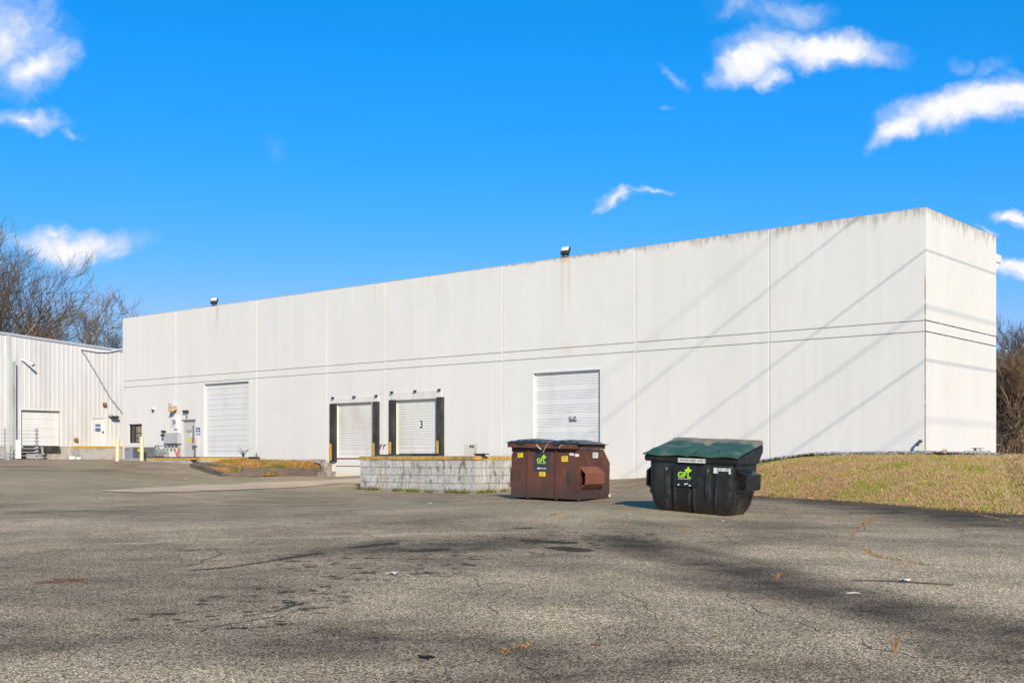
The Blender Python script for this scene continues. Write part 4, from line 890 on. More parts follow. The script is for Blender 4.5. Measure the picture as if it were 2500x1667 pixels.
def lid(x0, x1, y0, y1, zf, zb, hgt, mat, parent, ribs=7, n=30, ridge=.012, name='lid', edge=.05):
    nx_, ny_ = 56, 24; V = np.zeros((ny_, nx_, 3))
    for j in range(ny_):
        for i in range(nx_):
            u, v = i / (nx_ - 1), j / (ny_ - 1)
            e = min(1, min(u, 1 - u) / .07) * min(1, min(v, 1 - v) / .08); e = e * e * (3 - 2 * e)
            z = zf + (zb - zf) * v + hgt * e * (math.sin(math.pi * u) ** .6) * (math.sin(math.pi * min(max(v, .02), .98)) ** .4)
            z += ridge * e * max(0, math.sin(u * math.pi * 2 * ribs)) if ribs else 0
            V[j, i] = (x0 + (x1 - x0) * u, y0 + (y1 - y0) * v, z)
    o = sheet(name, V[:, :, 0], V[:, :, 1], V[:, :, 2], mat, parent); md_ = o.modifiers.new('s', 'SOLIDIFY'); md_.thickness = .018; md_.offset = -1; return o
m_lid = weathered('black_ribbed_lid', (.022, .024, .028), (.10, .095, .085), .32, scale=2.5, amt=.5)
lid(-hw - .06, -.01, -hd - .17, hd - .34, H_ + .01, H_ + .01, .085, m_lid, rd, 5, ridge=.022); lid(.01, hw + .10, -hd - .17, hd - .34, H_ + .01, H_ + .008, .085, m_lid, rd, 5, ridge=.022)
for q in (-hw + .25, .32): MB().box(q, q + .22, -hd - .175, -hd - .151, H_ - .05, H_ + .012).build('lid_grip', M_BLACK, rd)
yf = -hd - .004
def logo(parent, cx, zb, s, y, sub=True):
    """lime letters with a three-leaf sprig standing on the L"""
    text('GF', s, M_LIME, parent, T(cx - s * .30, y, zb + s * .36) @ FACE, 'lettering', bold=s * .022, sx=1.0)
    mb = MB(); lx = cx + s * .52
    mb.box(lx - s * .07, lx + s * .07, y - .002, y, zb, zb + s * .82).box(lx + s * .07, lx + s * .42, y - .002, y, zb, zb + s * .13)
    def leaf(ox, oz, ang, L, wd):
        pts = []
        for k in range(17):
            t = k / 8; side = 1 if t <= 1 else -1; q = t if t <= 1 else 2 - t
            a, r_ = q * L, side * wd * math.sin(math.pi * q) ** .8
            pts.append((ox + math.cos(ang) * a - math.sin(ang) * r_, oz + math.sin(ang) * a + math.cos(ang) * r_))
        mb.prism(pts[:-1], 'y', y - .002, y)
    leaf(lx, zb + s * .92, R(90), s * .55, s * .16); leaf(lx - s * .03, zb + s * .80, R(145), s * .52, s * .15); leaf(lx + s * .03, zb + s * .80, R(35), s * .52, s * .15)
    mb.build('leaf_mark', M_LIME, parent)
    if sub: text('ENVIRONMENTAL', s * .19, M_PRINT, parent, T(cx + s * .02, y, zb - s * .14) @ FACE, 'lettering', spacing=1.12)
dc = MB().box(-hw + .342 * W_, -hw + .589 * W_, yf, -hd - .0005, .79, 1.31, bev=.0).build('sign_panel', weathered('dark_grey_panel', (.035, .036, .038), (.055, .055, .058), .5), rd)
cx0 = -hw + .465 * W_; logo(dc, cx0 - .02, 1.02, .15, yf - .003); text('gflenv.com', .062, M_PRINT, dc, T(cx0, yf - .003, .875) @ FACE, 'lettering', bold=.001)
def sticker(fx, z, w_, h, mat=None, rot=0, lines=3, ink=None):
    s = MB().box(-w_ / 2, w_ / 2, -.002, .001, -h / 2, h / 2).build('sticker', mat or M_STICK, rd, mtx=T(-hw + fx * W_, -hd - .003 - (.012 if fx > .93 else 0), z) @ Matrix.Rotation(R(rot), 4, 'Y'))
    mb = MB()
    for k in range(lines): mb.box(-w_ * .38, w_ * (.2 + .18 * random.random()), -.004, -.0025, h * (.28 - k * .26), h * (.36 - k * .26))
    mb.build('print_line', ink or M_INK, s)
sticker(.14, 1.20, .16, .12, rot=-3); sticker(.795, 1.14, .18, .14, rot=-4); sticker(.475, .725, .18, .115)
sticker(.895, 1.265, .13, .06, M_PRINT, 6, 2); sticker(.012, 1.26, .04, .06, M_PRINT, 0, 0)
s = MB().box(-.002, .002, -.15, .15, -.075, .065).build('sticker', M_PRINT, rd, mtx=T(hw - .017, -hd + .95, 1.25))
mb = MB(); [mb.box(.0025, .004, -.12, .10 - .03 * k, .02 - k * .03, .034 - k * .03) for k in range(3)]; mb.build('print_line', M_GREY, s)
s = MB().box(-.05, .045, -.002, .001, -.035, .035).box(.046, .047, 0, .06, -.03, .03).build('sticker', M_PRINT, rd, mtx=T(hw - .06, -hd - .016, 1.24))
M_CHN = weathered('pale_chain', (.55, .45, .38), (.35, .2, .1), .5, scale=20)
M_BP = weathered('worn_black_paint', (.025, .022, .02), (.10, .045, .03), .8, scale=5, amt=.9)
for q in ((hw - .36, hw - .15, yf, -hd - .0006, .50, .79), (hw - .12, hw - .02, -hd - .017, -hd - .0145, .49, .78), (-hw + .13, -hw + .27, yf, -hd - .0006, .52, .80), (-hw + .005, -hw + .09, -hd - .0145, -hd - .0125, .50, .80)): MB().box(*q).build('black_patch', M_BP, rd)
MB().tube([(-.12, -hd - .17, H_ + .0), (-.14, -hd - .175, H_ - .07), (-.06, -hd - .17, H_ - .13), (-.0, -hd - .16, H_ - .17)], [.012, .014, .02, .012], 6).build('lock_chain', M_CHN, rd)
MB().tube([(.20, -hd - .165, H_), (.16, -hd - .17, H_ - .03), (.04, -hd - .165, H_ - .24)], .008, 6).build('pull_cord', M_CHN, rd)
MB().tube([(.62, -hd - .165, H_ - .03), (.55, -hd - .168, H_ - .06), (.52, -hd - .165, H_ - .12)], .009, 6).build('pull_cord', M_CHN, rd)
MB().box(hw - .005, hw + .03, hd - .02, hd + .02, .9, 1.0).build('hinge_bracket', M_WHITE, rd); MB().box(hw - .002, hw + .03, hd - .08, hd, .12, .2, bev=.02).build('hinge_bracket', M_WHITE, rd)

# plastic dumpster
W2, dd2, Hf, Hb = 2.04, 1.6, 1.21, 1.50; hw2, hd2 = W2 / 2, dd2 / 2
bd = empty('dumpster', frame(1795, 1265, 24.0, .303, W2, dd2, 30, 2.4), 'black plastic dumpster with green lids in front of the grassy bank', 'dumpster')
m_pl, g, b = new_mat('black_moulded_plastic', .38, 0, .5); o = g.obj()
c = g.mix(g.mapr(g.noise(g.vscale(o, (1, 1, .35)), 2.4, 6, .7), .42, .72), (.008, .008, .0085), (.026, .026, .027)); g.l.new(c, b.inputs['Base Color']); g.put(b.inputs['Roughness'], g.mapr(g.noise(o, 6, 4), .3, .7, .28, .55)); bump(g, b, g.noise(o, 5, 4, .6), .25, .02)
NP, LV = 400, [(.0, .74, .52), (.04, .78, .57), (.12, .83, .62), (.25, .885, .665), (.4, .915, .69), (.6, .935, .705), (.85, .945, .715), (1.0, .95, .72), (1.12, .95, .72)]
zs = np.linspace(0, 1.12, 40); az = np.interp(zs, [l[0] for l in LV], [l[1] for l in LV]); bz = np.interp(zs, [l[0] for l in LV], [l[2] for l in LV])
V = np.zeros((len(zs), NP + 1, 3)); rc = .14
def rrect(a, b_, r, t):
    per = [2 * (a - r), math.pi * r / 2, 2 * (b_ - r), math.pi * r / 2] * 2; s = t * sum(per); k = 0
    while s > per[k] + 1e-9 and k < 7: s -= per[k]; k += 1
    cs = [(-1, -1), (1, -1), (1, -1), (1, 1), (1, 1), (-1, 1), (-1, 1), (-1, -1)]
    if k == 0: return (-a + r + s, -b_), (0, -1)
    if k == 2: return (a, -b_ + r + s), (1, 0)
    if k == 4: return (a - r - s, b_), (0, 1)
    if k == 6: return (-a, b_ - r - s), (-1, 0)
    sx_, sy_ = {1: (1, -1), 3: (1, 1), 5: (-1, 1), 7: (-1, -1)}[k]; th = s / r + {1: -math.pi / 2, 3: 0, 5: math.pi / 2, 7: math.pi}[k]
    return (sx_ * (a - r) + math.cos(th) * r, sy_ * (b_ - r) + math.sin(th) * r), (math.cos(th), math.sin(th))
def sstep(a, b_, x): t = min(1, max(0, (x - a) / (b_ - a))); return t * t * (3 - 2 * t)
for j, z in enumerate(zs):
    for i in range(NP + 1):
        (x, y), (nx, ny) = rrect(az[j], bz[j], rc, (i / NP) % 1.0 if i < NP else 0.0)
        dsp = 0
        if ny < -.7:
            for rx, zlo, zhi, am, wd in ((-.56, .30, .99, .04, .030), (-.38, -.1, .62, .03, .025), (-.05, -.1, .70, .03, .022), (.07, -.1, .70, .03, .022), (.36, .3, .99, .04, .030), (.56, -.1, .62, .03, .025)):
                xx = rx * (1 - .10 * (1 - z)); dsp += am * math.exp(-((x - xx) / wd) ** 2) * sstep(zlo, zlo + .12, z) * (1 - sstep(zhi - .08, zhi, z))
            for rx, wd in ((-.47, .06), (.01, .035), (.46, .07)): dsp -= .035 * math.exp(-((x - rx) / wd) ** 4) * (1 - sstep(.8, .95, z))
        if nx > .7 and abs(y) > .1: dsp += .02 * math.exp(-((abs(y) - .35) / .04) ** 2) * (1 - sstep(.4, .5, z))
        V[j, i] = (x + nx * dsp, y + ny * dsp, z + .0)
sheet('container', V[:, :, 0], V[:, :, 1], V[:, :, 2], m_pl, bd)
MB().box(-.70, .70, -.49, .49, -.02, .015, bev=.01).build('base', m_pl, bd)
# hood with sloped top
ho = MB()
a_, c_ = hw2, hd2
prof = [(-c_, Hf - .13), (-c_, Hf), (c_, Hb), (c_, Hb - .19), (c_ - .30, Hf - .13)]
ho.prism([(-c_ + .02, Hf - .13), (-c_, Hf - .02), (-c_ + .02, Hf), (c_ - .02, Hb), (c_, Hb - .02), (c_, Hb - .17), (c_ - .30, Hf - .13)], 'x', -a_, a_)
bmesh.ops.bevel(ho.b, geom=ho.b.edges[:], offset=.02, segments=2, affect='EDGES')
ho.build('hood', m_pl, bd)
def glid(x0, x1):
    nx_, ny_ = 60, 40; V = np.zeros((ny_, nx_, 3)); y0, y1 = -c_ - .03, c_ - .03
    for j in range(ny_):
        for i in range(nx_):
            u, v = i / (nx_ - 1), j / (ny_ - 1); e = min(1, min(u, 1 - u) / .12) * min(1, v / .14, (1 - v) / .1); e = max(0, e) ; e = e * e * (3 - 2 * e)
            z = Hf + .02 + (Hb - Hf + .02) * v + .055 * e
            z += .035 * sstep(.60, .66, v) * (1 - sstep(.9, .96, v)) * sstep(.10, .20, u) * (1 - sstep(.62, .75, u))
            for uc in (.32, .86): z += .012 * e * math.exp(-((math.hypot((u - uc) / .9, (v - .05) * .9) - .28) / .03) ** 2)
            z += .012 * math.sin(u * 9 + 1) * (1 - v) * (1 if v < .05 else 0)
            V[j, i] = (x0 + (x1 - x0) * u, y0 + (y1 - y0) * v, z)
    o = sheet('lid', V[:, :, 0], V[:, :, 1], V[:, :, 2], M_LIDG, bd); md_ = o.modifiers.new('s', 'SOLIDIFY'); md_.thickness = .03; md_.offset = -1; return o
m_, g, b = new_mat('dusty_green_lid', .5, 0, .3); M_LIDG = m_; o = g.obj(); Y_ = g.xyz(o)[1]
c = g.mix(g.mapr(g.noise(o, 2.2, 6, .7), .45, .7), (.030, .080, .056), (.10, .135, .105)); c = g.mix(g.mul(g.mapr(g.add(Y_, g.mul(g.sub(g.noise(o, 3, 4), .5), .5)), .12, .36), .8), c, (.22, .20, .14)); g.l.new(c, b.inputs['Base Color'])
glid(-a_ - .02, -.03); glid(.0, a_ + .01)
mb = MB(); mb.tube([(-a_ + .08, c_ - .01, Hb + .075), (a_ - .04, c_ - .01, Hb + .075)], .018, 8)
for xx in (-a_ + .05, -.12, .02, .5, a_ - .08): mb.box(xx - .05, xx + .05, c_ - .06, c_ + .03, Hb + .02, Hb + .085, bev=.01)
mb.build('lid_hinge', M_LIDG, bd)
for sgn in (1, -1):
    mb = MB(); o0 = .93; pk = .25 if sgn > 0 else .11
    def sh(a, b_, t=.03):
        (x0, z0), (x1, z1) = a, b_; nx, nz = -(z1 - z0), (x1 - x0); L = math.hypot(nx, nz); nx, nz = nx / L * t, nz / L * t
        mb.prism([(sgn * (o0 + p), q) for p, q in [(x0, z0), (x1, z1), (x1 + nx, z1 + nz), (x0 + nx, z0 + nz)]], 'y', -.60, .22)
    sh((-.02, .50), (pk, .56)); sh((pk, .56), (pk, .88)); sh((pk, .88), (-.03, 1.0))
    for k in range(7): mb.box(sgn * (o0 + pk), sgn * (o0 + pk + .012), -.59, .21, .585 + k * .043, .605 + k * .043)
    mb.box(sgn * (o0 - .03), sgn * (o0 + .01), -.62, .24, .40, 1.02, bev=.01)
    mb.build('fork_pocket', m_pl, bd)
lb = MB().box(-.14, .46, -c_ - .012, -c_ + .0, Hf - .128, Hf - .045).build('label_strip', weathered('scuffed_white_label', (.66, .65, .60), (.4, .39, .35), .6, scale=8), bd)
lb.location = (-.12, 0, 0)
text('CARDBOARD ONLY', .066, M_INK, lb, T(.16, -c_ - .015, Hf - .086) @ FACE, 'lettering', bold=.0008, sx=1.02)
yb2 = -.748; lg = MB().box(-.26, .26, yb2, yb2 + .02, .58, 1.02).build('sign_panel', weathered('black_decal', (.010, .010, .011), (.022, .022, .022), .4), bd); lg.location = (-.12, 0, 0)
logo(lg, -.01, .76, .16, yb2 - .004)
mb = MB(); mb.box(-.14, -.115, yb2 - .004, yb2 - .001, .60, .63).box(.0, .03, yb2 - .004, yb2 - .001, .62, .645).box(.03, .08, yb2 - .004, yb2 - .001, .635, .65).box(.10, .14, yb2 - .004, yb2 - .001, .60, .62).build('torn_print', M_PRINT, lg)
st = MB().box(.50, .86, -.748, -.735, .93, 1.0, bev=.002).box(.50, .60, -.746, -.737, .885, .93).box(.82, .87, -.746, -.737, .88, .93).build('sticker', weathered('torn_sticker', (.55, .58, .55), (.10, .16, .16), .5, scale=14, amt=.9), bd)

# ------------------------------------------------------------------ small things on the asphalt
def ribbon(mb, pl, wd, jit=.06, lift=.004, seed=0):
    rr = random.Random(seed); pts = []
    g3 = [gp(*q) for q in pl]
    for a, b_ in zip(g3, g3[1:]):
        n = max(2, int((b_ - a).length / .10))
        for k in range(n):
            p = a.lerp(b_, k / n); pts.append(p)
    pts.append(g3[-1]); out = []
    for i, p in enumerate(pts):
        d = (pts[min(i + 1, len(pts) - 1)] - pts[max(i - 1, 0)]).normalized(); nrm = Vector((-d.y, d.x, 0))
        q = p + nrm * (mnoise.noise(p * 1.3 + Vector((seed, 0, 0))) * jit * 2.2 + rr.uniform(-1, 1) * jit * .35); w_ = wd * rr.uniform(.15, 1.2)
        A, B = q + nrm * w_ / 2, q - nrm * w_ / 2; A.z = gz(A.x, A.y) + lift; B.z = gz(B.x, B.y) + lift; out.append((A, B))
    for (a, b_), (c_, d__) in zip(out, out[1:]): mb.quad(a, b_, d__, c_)
    return [((a + b_) / 2) for a, b_ in out]
def z6(x, y): return (800 + x / 2.613, 1200 + y / 2.613)
def z7(x, y): return (1600 + x / 2.613, 1200 + y / 2.613)
def z5(x, y): return (x / 2.613, 1080 + y / 2.613)
mb = MB(); k = 0
for zf, pl in ((z6, [(560, 1205), (700, 1190), (780, 1130), (840, 1112), (930, 1095), (1100, 1030), (1280, 980), (1500, 985), (1640, 965)]), (z6, [(1640, 965), (1780, 880), (1850, 835), (2050, 810), (2110, 775), (2000, 700), (1860, 650)]), (z6, [(1240, 1090), (1330, 1140), (1390, 1190), (1400, 1225)]),
               (z6, [(790, 500), (870, 540), (1000, 605)]), (z6, [(1150, 600), (1080, 690), (1040, 740), (1070, 780)]), (z7, [(420, 600), (440, 650), (640, 740), (760, 790), (870, 820), (1000, 860), (1110, 910)]), (z7, [(1270, 940), (1390, 1000), (1540, 1020), (1640, 1060)]),
               (z7, [(540, 325), (690, 335), (900, 370), (1020, 372), (1290, 385), (1410, 415), (1640, 455), (1790, 480)]), (z7, [(1140, 290), (1240, 275), (1340, 225), (1395, 160)]), (z7, [(2100, 570), (2200, 580), (2360, 592)]), (z6, [(600, 380), (620, 460), (560, 520)]), (z5, [(1290, 1205), (1450, 1170), (1700, 1120), (1930, 1055)]),
               (z7, [(-320, 120), (120, 238), (300, 255), (400, 262), (540, 325)]), (z5, [(0, 192), (400, 186), (700, 181), (870, 160)]), (z5, [(180, 250), (500, 248), (900, 240), (1250, 230)]), (z5, [(1060, 800), (1300, 770), (1400, 690)]), (z7, [(1750, 130), (2050, 145), (2230, 180), (2400, 215)])):
    ribbon(mb, [zf(*p) for p in pl], .011 if zf is not z5 else .03, seed=k); k += 1
ck = mb.build('pavement_crack', new_mat('crack_brown', 1)[0]); ck.data.materials[0].node_tree.nodes['Principled BSDF'].inputs['Base Color'].default_value = (.055, .045, .032, 1); tag(ck, 'thin cracks in the asphalt', kind='structure')  # cracks drawn as thin ribbons in one flat dark brown
def line_blades(name, pls, n, h0, h1, wd, mat, label, sp=.03, seed=2, gap=.48):
    rr = np.random.default_rng(seed); P3 = []
    segs = []
    for pl in pls:
        g3 = [gp(*q) for q in pl]; segs += [(a, b_) for a, b_ in zip(g3, g3[1:])]
    L = np.array([(a - b_).length for a, b_ in segs]); pick = rr.choice(len(segs), n, p=L / L.sum()); t = rr.random(n)
    p = np.array([list(segs[k_][0].lerp(segs[k_][1], float(tt))) for k_, tt in zip(pick, t)])
    dens_ = np.array([mnoise.noise(Vector((q[0] * 2.3, q[1] * 2.3, 5))) for q in p]) * .5 + .5
    p = p[dens_ > gap]; n = len(p); p[:, 0] += rr.normal(0, sp, n); p[:, 1] += rr.normal(0, sp, n); p[:, 2] = ground(p[:, 0], p[:, 1])
    a = rr.uniform(0, 6.283, n); h = rr.uniform(h0, h1, n); a2 = rr.uniform(0, 6.283, n); ln = h * rr.uniform(.3, 1.5, n)
    v = np.zeros((n, 3, 3)); v[:] = p[:, None, :]; v[:, 0, 0] -= np.cos(a) * wd; v[:, 0, 1] -= np.sin(a) * wd; v[:, 1, 0] += np.cos(a) * wd; v[:, 1, 1] += np.sin(a) * wd
    v[:, 2, 0] += np.cos(a2) * ln; v[:, 2, 1] += np.sin(a2) * ln; v[:, 2, 2] += h
    me = bpy.data.meshes.new(name); me.vertices.add(n * 3); me.vertices.foreach_set('co', v.ravel()); me.loops.add(n * 3); me.loops.foreach_set('vertex_index', np.arange(n * 3)); me.polygons.add(n)
    me.polygons.foreach_set('loop_start', np.arange(0, n * 3, 3)); me.polygons.foreach_set('loop_total', np.full(n, 3)); me.update(calc_edges=True)
    return tag(mk(name, me, mat), label, 'weeds', kind='stuff')
m_cw, g, b = new_mat('crack_weeds', .9, 0, .15); ri = g.new('ShaderNodeNewGeometry').outputs['Random Per Island']; c = g.mix(ri, (.42, .22, .10), (.24, .15, .07)); c = g.mix(g.mapr(ri, .8, .82), c, (.13, .17, .03)); g.l.new(c, b.inputs['Base Color'])
line_blades('crack_weeds', [[z7(690, 335), z7(810, 345)], [z7(850, 360), z7(1020, 372)], [z7(1050, 374), z7(1290, 385)], [z7(1335, 370), z7(1410, 415)], [z7(1140, 290), z7(1180, 288)], [z7(1240, 275), z7(1395, 160)], [z7(2120, 572), z7(2352, 590)], [z7(120, 238), z7(400, 262)], [z7(2050, 145), z7(2230, 180), z7(2352, 205)], [z7(2170, 215), z7(2300, 215)], [z6(1640, 960), z6(1780, 880)], [z6(1100, 1030), z6(1300, 975)], [z7(1410, 415), z7(1790, 480)], [z6(1790, 140), z6(1900, 220)], [z5(400, 186), z5(870, 160)], [z5(600, 247), z5(1150, 232)], [z6(1430, 150), z6(1500, 135), z6(1900, 170)], [(780, 1187), (878, 1192)], [(780, 1188), (878, 1193)]], 5200, .01, .035, .008, m_cw, 'dry weeds growing in the asphalt cracks', gap=.5)
m_fw, g, b = new_mat('foot_weeds', .9, 0, .15); ri = g.new('ShaderNodeNewGeometry').outputs['Random Per Island']; c = g.mix(ri, (.13, .17, .03), (.28, .22, .06)); c = g.mix(g.mapr(ri, .72, .75), c, (.10, .06, .04)); g.l.new(c, b.inputs['Base Color'])
foot = [wpt(XL - .05, PO + .06, 0), wpt(PX + .03, PO + .06, 0), wpt(PX + .08, PO - 1.8, 0)]
def pj(p): z = gz(p.x, p.y); return (CX + F * p.x / p.y, HY - F * (z - EYE) / p.y)
line_blades('foot_weeds', [[pj(foot[0]), pj(foot[1])], [pj(foot[1]), pj(foot[2])]], 2600, .04, .2, .014, m_fw, 'green and brown weeds along the foot of the dock platform', sp=.06, gap=.52, seed=4)
line_blades('verge_leaves', [[(1845, 1207), (1978, 1216), (2157, 1228), (2350, 1245), (2520, 1255)]], 5000, .01, .05, .016, m_cw, 'fallen leaves and straw along the edge of the grassy bank', sp=.12, gap=.3, seed=6)
line_blades('edge_grass', [[(1845, 1207), (1978, 1216), (2157, 1228), (2350, 1245), (2520, 1255)]], 9000, .02, .07, .010, m_bl, 'grass creeping over the edge of the asphalt', sp=.10, gap=.42, seed=16)
def sprig(px_, py_, h, n, label, mat=M_DRY, sp=.6, r0=.004):
    p = gp(px_, py_); return weed(p, h, n, mat, label, 'weed', spread=sp, r0=r0)
sprig(*z7(1525, 1022), .20, 9, 'single tall straw sprig in the crack at the bottom right')
sprig(*z7(775, 552), .09, 12, 'small pale tuft right of centre on the dark stain', sp=1.3)
sprig(*z6(1290, 640), .03, 5, 'tiny straw tuft in the crack at the middle of the lot', sp=1.2)
sprig(*z7(1155, 290), .06, 24, 'orange tuft where the crack meets the dark patch right of the black dumpster', sp=1.6)
def scrap(px_, py_, w_, h_, mat, label, cat, rot=0, seed=0, name='paper_scrap', th=.004):
    rr = random.Random(seed); b_ = bmesh.new(); n = 11; c0 = b_.verts.new((0, 0, .012)); vs = []
    for k_ in range(n): a = 2 * math.pi * k_ / n; q = rr.uniform(.6, 1.1); vs.append(b_.verts.new((math.cos(a) * w_ / 2 * q, math.sin(a) * h_ / 2 * q, rr.uniform(.002, .03) * min(1, h_ * 8))))
    for k_ in range(n): b_.faces.new([c0, vs[k_], vs[(k_ + 1) % n]])
    me = bpy.data.meshes.new(name); b_.to_mesh(me); b_.free(); o = mk(name, me, mat); p = gp(px_, py_, .004); o.location = p; o.rotation_euler = (0, 0, rot); md_ = o.modifiers.new('s', 'SOLIDIFY'); md_.thickness = th
    return tag(o, label, cat, 'litter on the asphalt')
scrap(*z6(418, 525), .17, .20, M_PRINT, 'crumpled white paper scrap below the white scuff, left of centre', 'paper scrap', seed=1)
scrap(*z7(1592, 568), .13, .10, M_PRINT, 'bright white scrap on the light asphalt at the right', 'paper scrap', seed=2)
scrap(*z7(1268, 648), .16, .03, M_PRINT, 'narrow white paper strip on the dark stain at the right', 'paper strip', seed=3, name='paper_strip')
scrap(*z6(1922, 148), .1, .1, M_PRINT, 'white scrap on the ground left of the black dumpster', 'paper scrap', seed=4)
scrap(*z6(652, 78), .1, .12, M_PRINT, 'white scrap on the asphalt before the dock platform', 'paper scrap', seed=5)
scrap(*z6(1715, 978), .09, .06, weathered('brown_leaf', (.25, .10, .05), (.15, .07, .04), .8), 'brown curled leaf on the asphalt near the bottom centre', 'leaf', seed=6, name='fallen_leaf')
scrap(*z7(385, 922), .06, .05, M_DRY, 'orange-brown leaf on the asphalt lower right', 'leaf', seed=7, name='fallen_leaf')
scrap(*z6(580, 253), .10, .09, M_DRY, 'orange leaf on the asphalt left of the dark spots', 'leaf', seed=8, name='fallen_leaf')
scrap(*z7(435, 188), .07, .05, M_PRINT, 'tiny white scrap at the foot of the black dumpster', 'paper scrap', seed=9)
scrap(*z5(1185, 233), .16, .2, M_PRINT, 'white scrap far off before the timber beams', 'paper scrap', seed=10)
# scuffs and rust blots lying on the surface (their own shapes)
def blot(name, px_, py_, w_, h_, rot, mat, label, seed, n=40, k_=4):
    rr = random.Random(seed); mb = MB(); c0 = gp(px_, py_)
    for q in range(k_):
        ox, oy = rr.uniform(-.4, .4) * w_, rr.uniform(-.3, .3) * h_; pts = []
        for t in range(n):
            a = 2 * math.pi * t / n; r_ = (.45 + .5 * mnoise.noise(Vector((math.cos(a) * 2.2, math.sin(a) * 2.2, seed + q * 3.1)))) * (1 if q == 0 else .4)
            x, y = math.cos(a) * w_ * r_ + ox, math.sin(a) * h_ * r_ + oy; X_, Y_ = c0.x + x * math.cos(rot) - y * math.sin(rot), c0.y + x * math.sin(rot) + y * math.cos(rot)
            pts.append(mb.b.verts.new((X_, Y_, gz(X_, Y_) + .004 + q * .001)))
        mb.b.faces.new(pts)
    return tag(mb.build(name, mat), label, kind='structure')
def blotmat(name, c1, c2, thr):
    m, g, b = new_mat(name, .95, 0, .1); o = g.obj(); n_ = g.noise(o, 55, 4, .8); b.inputs['Base Color'].default_value = (*c1, 1); g.l.new(g.mix(g.mapr(n_, .4, .6), c1, c2), b.inputs['Base Color'])
    g.put(b.inputs['Alpha'], g.mapr(g.add(n_, g.mul(g.noise(o, 9, 4), .6)), thr, thr + .12)); return m
M_SC = blotmat('white_scuff', (.60, .50, .37), (.36, .30, .22), .74); M_RB = blotmat('rust_blot', (.42, .17, .035), (.24, .12, .05), .76); M_OIL = blotmat('oil_spot', (.012, .012, .012), (.03, .03, .03), .45)
blot('paint_scuff', *z6(480, 472), .62, .42, -.5, M_SC, 'white paint scuff', 1); blot('paint_scuff', *z5(2040, 900), .5, .3, -.3, M_SC, 'white paint scuff', 2); blot('paint_scuff', *z7(715, 190), .7, .6, -.1, M_SC, 'white paint scuff', 3); blot('paint_scuff', *z5(830, 648), 1.1, .5, 0, M_SC, 'white paint scuff', 4)
blot('rust_stain', *z5(400, 886), .55, .5, .05, M_RB, 'orange rust stain', 5); blot('rust_stain', *z5(1235, 688), .6, .4, .1, M_RB, 'orange rust stain', 6); blot('oil_stain', *z6(647, 1050), .13, .16, 0, M_OIL, 'black oil spot', 7, k_=2)

# ------------------------------------------------------------------ overhead wires right of the camera, casting the shadows on the walls
Sl = M_WALL.to_3x3().inverted() @ SUN; ratio = Sl.z / Sl.x
WIRES = [(7.2, 11.45, .014, 'uppermost near overhead wire beside the warehouse'), (7.2, 8.53, .014, 'second near overhead wire beside the warehouse'), (15, 6.63, .016, 'middle far overhead cable beside the warehouse'), (10, 4.84, .015, 'low overhead wire beside the warehouse'), (22, 2.8, .013, 'lowest far overhead cable beside the warehouse'), (20, 13.2, .013, 'highest far overhead cable beside the warehouse')]
for xw, z_, r_, lb in WIRES:
    o = MB().tube([(xw, -60, z_ + xw * ratio + .05), (xw, -10, z_ + xw * ratio - .02), (xw, 30, z_ + xw * ratio), (xw, 60, z_ + xw * ratio + .3)], r_, 6).build('overhead_wire', M_DARK); o.matrix_world = M_WALL; tag(o, lb, 'overhead wire', 'overhead wires')

# ------------------------------------------------------------------ trees
m_bark, g, b = new_mat('bare_bark', .9, 0, .1); o = g.obj(); c = g.mix(g.mapr(g.noise(o, .5, 4), .35, .65), (.30, .21, .12), (.16, .115, .07)); g.l.new(c, b.inputs['Base Color'])
m_twig, g, b = new_mat('bare_twigs', .9, 0, .1); o = g.obj(); c = g.mix(g.mapr(g.noise(o, .35, 4), .4, .6), (.20, .135, .075), (.10, .075, .055)); g.l.new(c, b.inputs['Base Color'])
class TB:
    def __init__(s): s.v = []; s.f = []
    def tube(s, pts, rs, n=3):
        base = len(s.v)
        for i, p in enumerate(pts):
            d = pts[min(i + 1, len(pts) - 1)] - pts[max(i - 1, 0)]
            ax = d.orthogonal().normalized(); bx = d.cross(ax).normalized()
            for k in range(n):
                a = 2 * math.pi * k / n; q = p + (ax * math.cos(a) + bx * math.sin(a)) * rs[i]; s.v.append(q[:])
        for i in range(len(pts) - 1):
            for k in range(n): a = base + i * n; s.f.append((a + k, a + (k + 1) % n, a + n + (k + 1) % n, a + n + k))
    def mesh(s, name): me = bpy.data.meshes.new(name); me.from_pydata(s.v, [], s.f); me.update(); return me
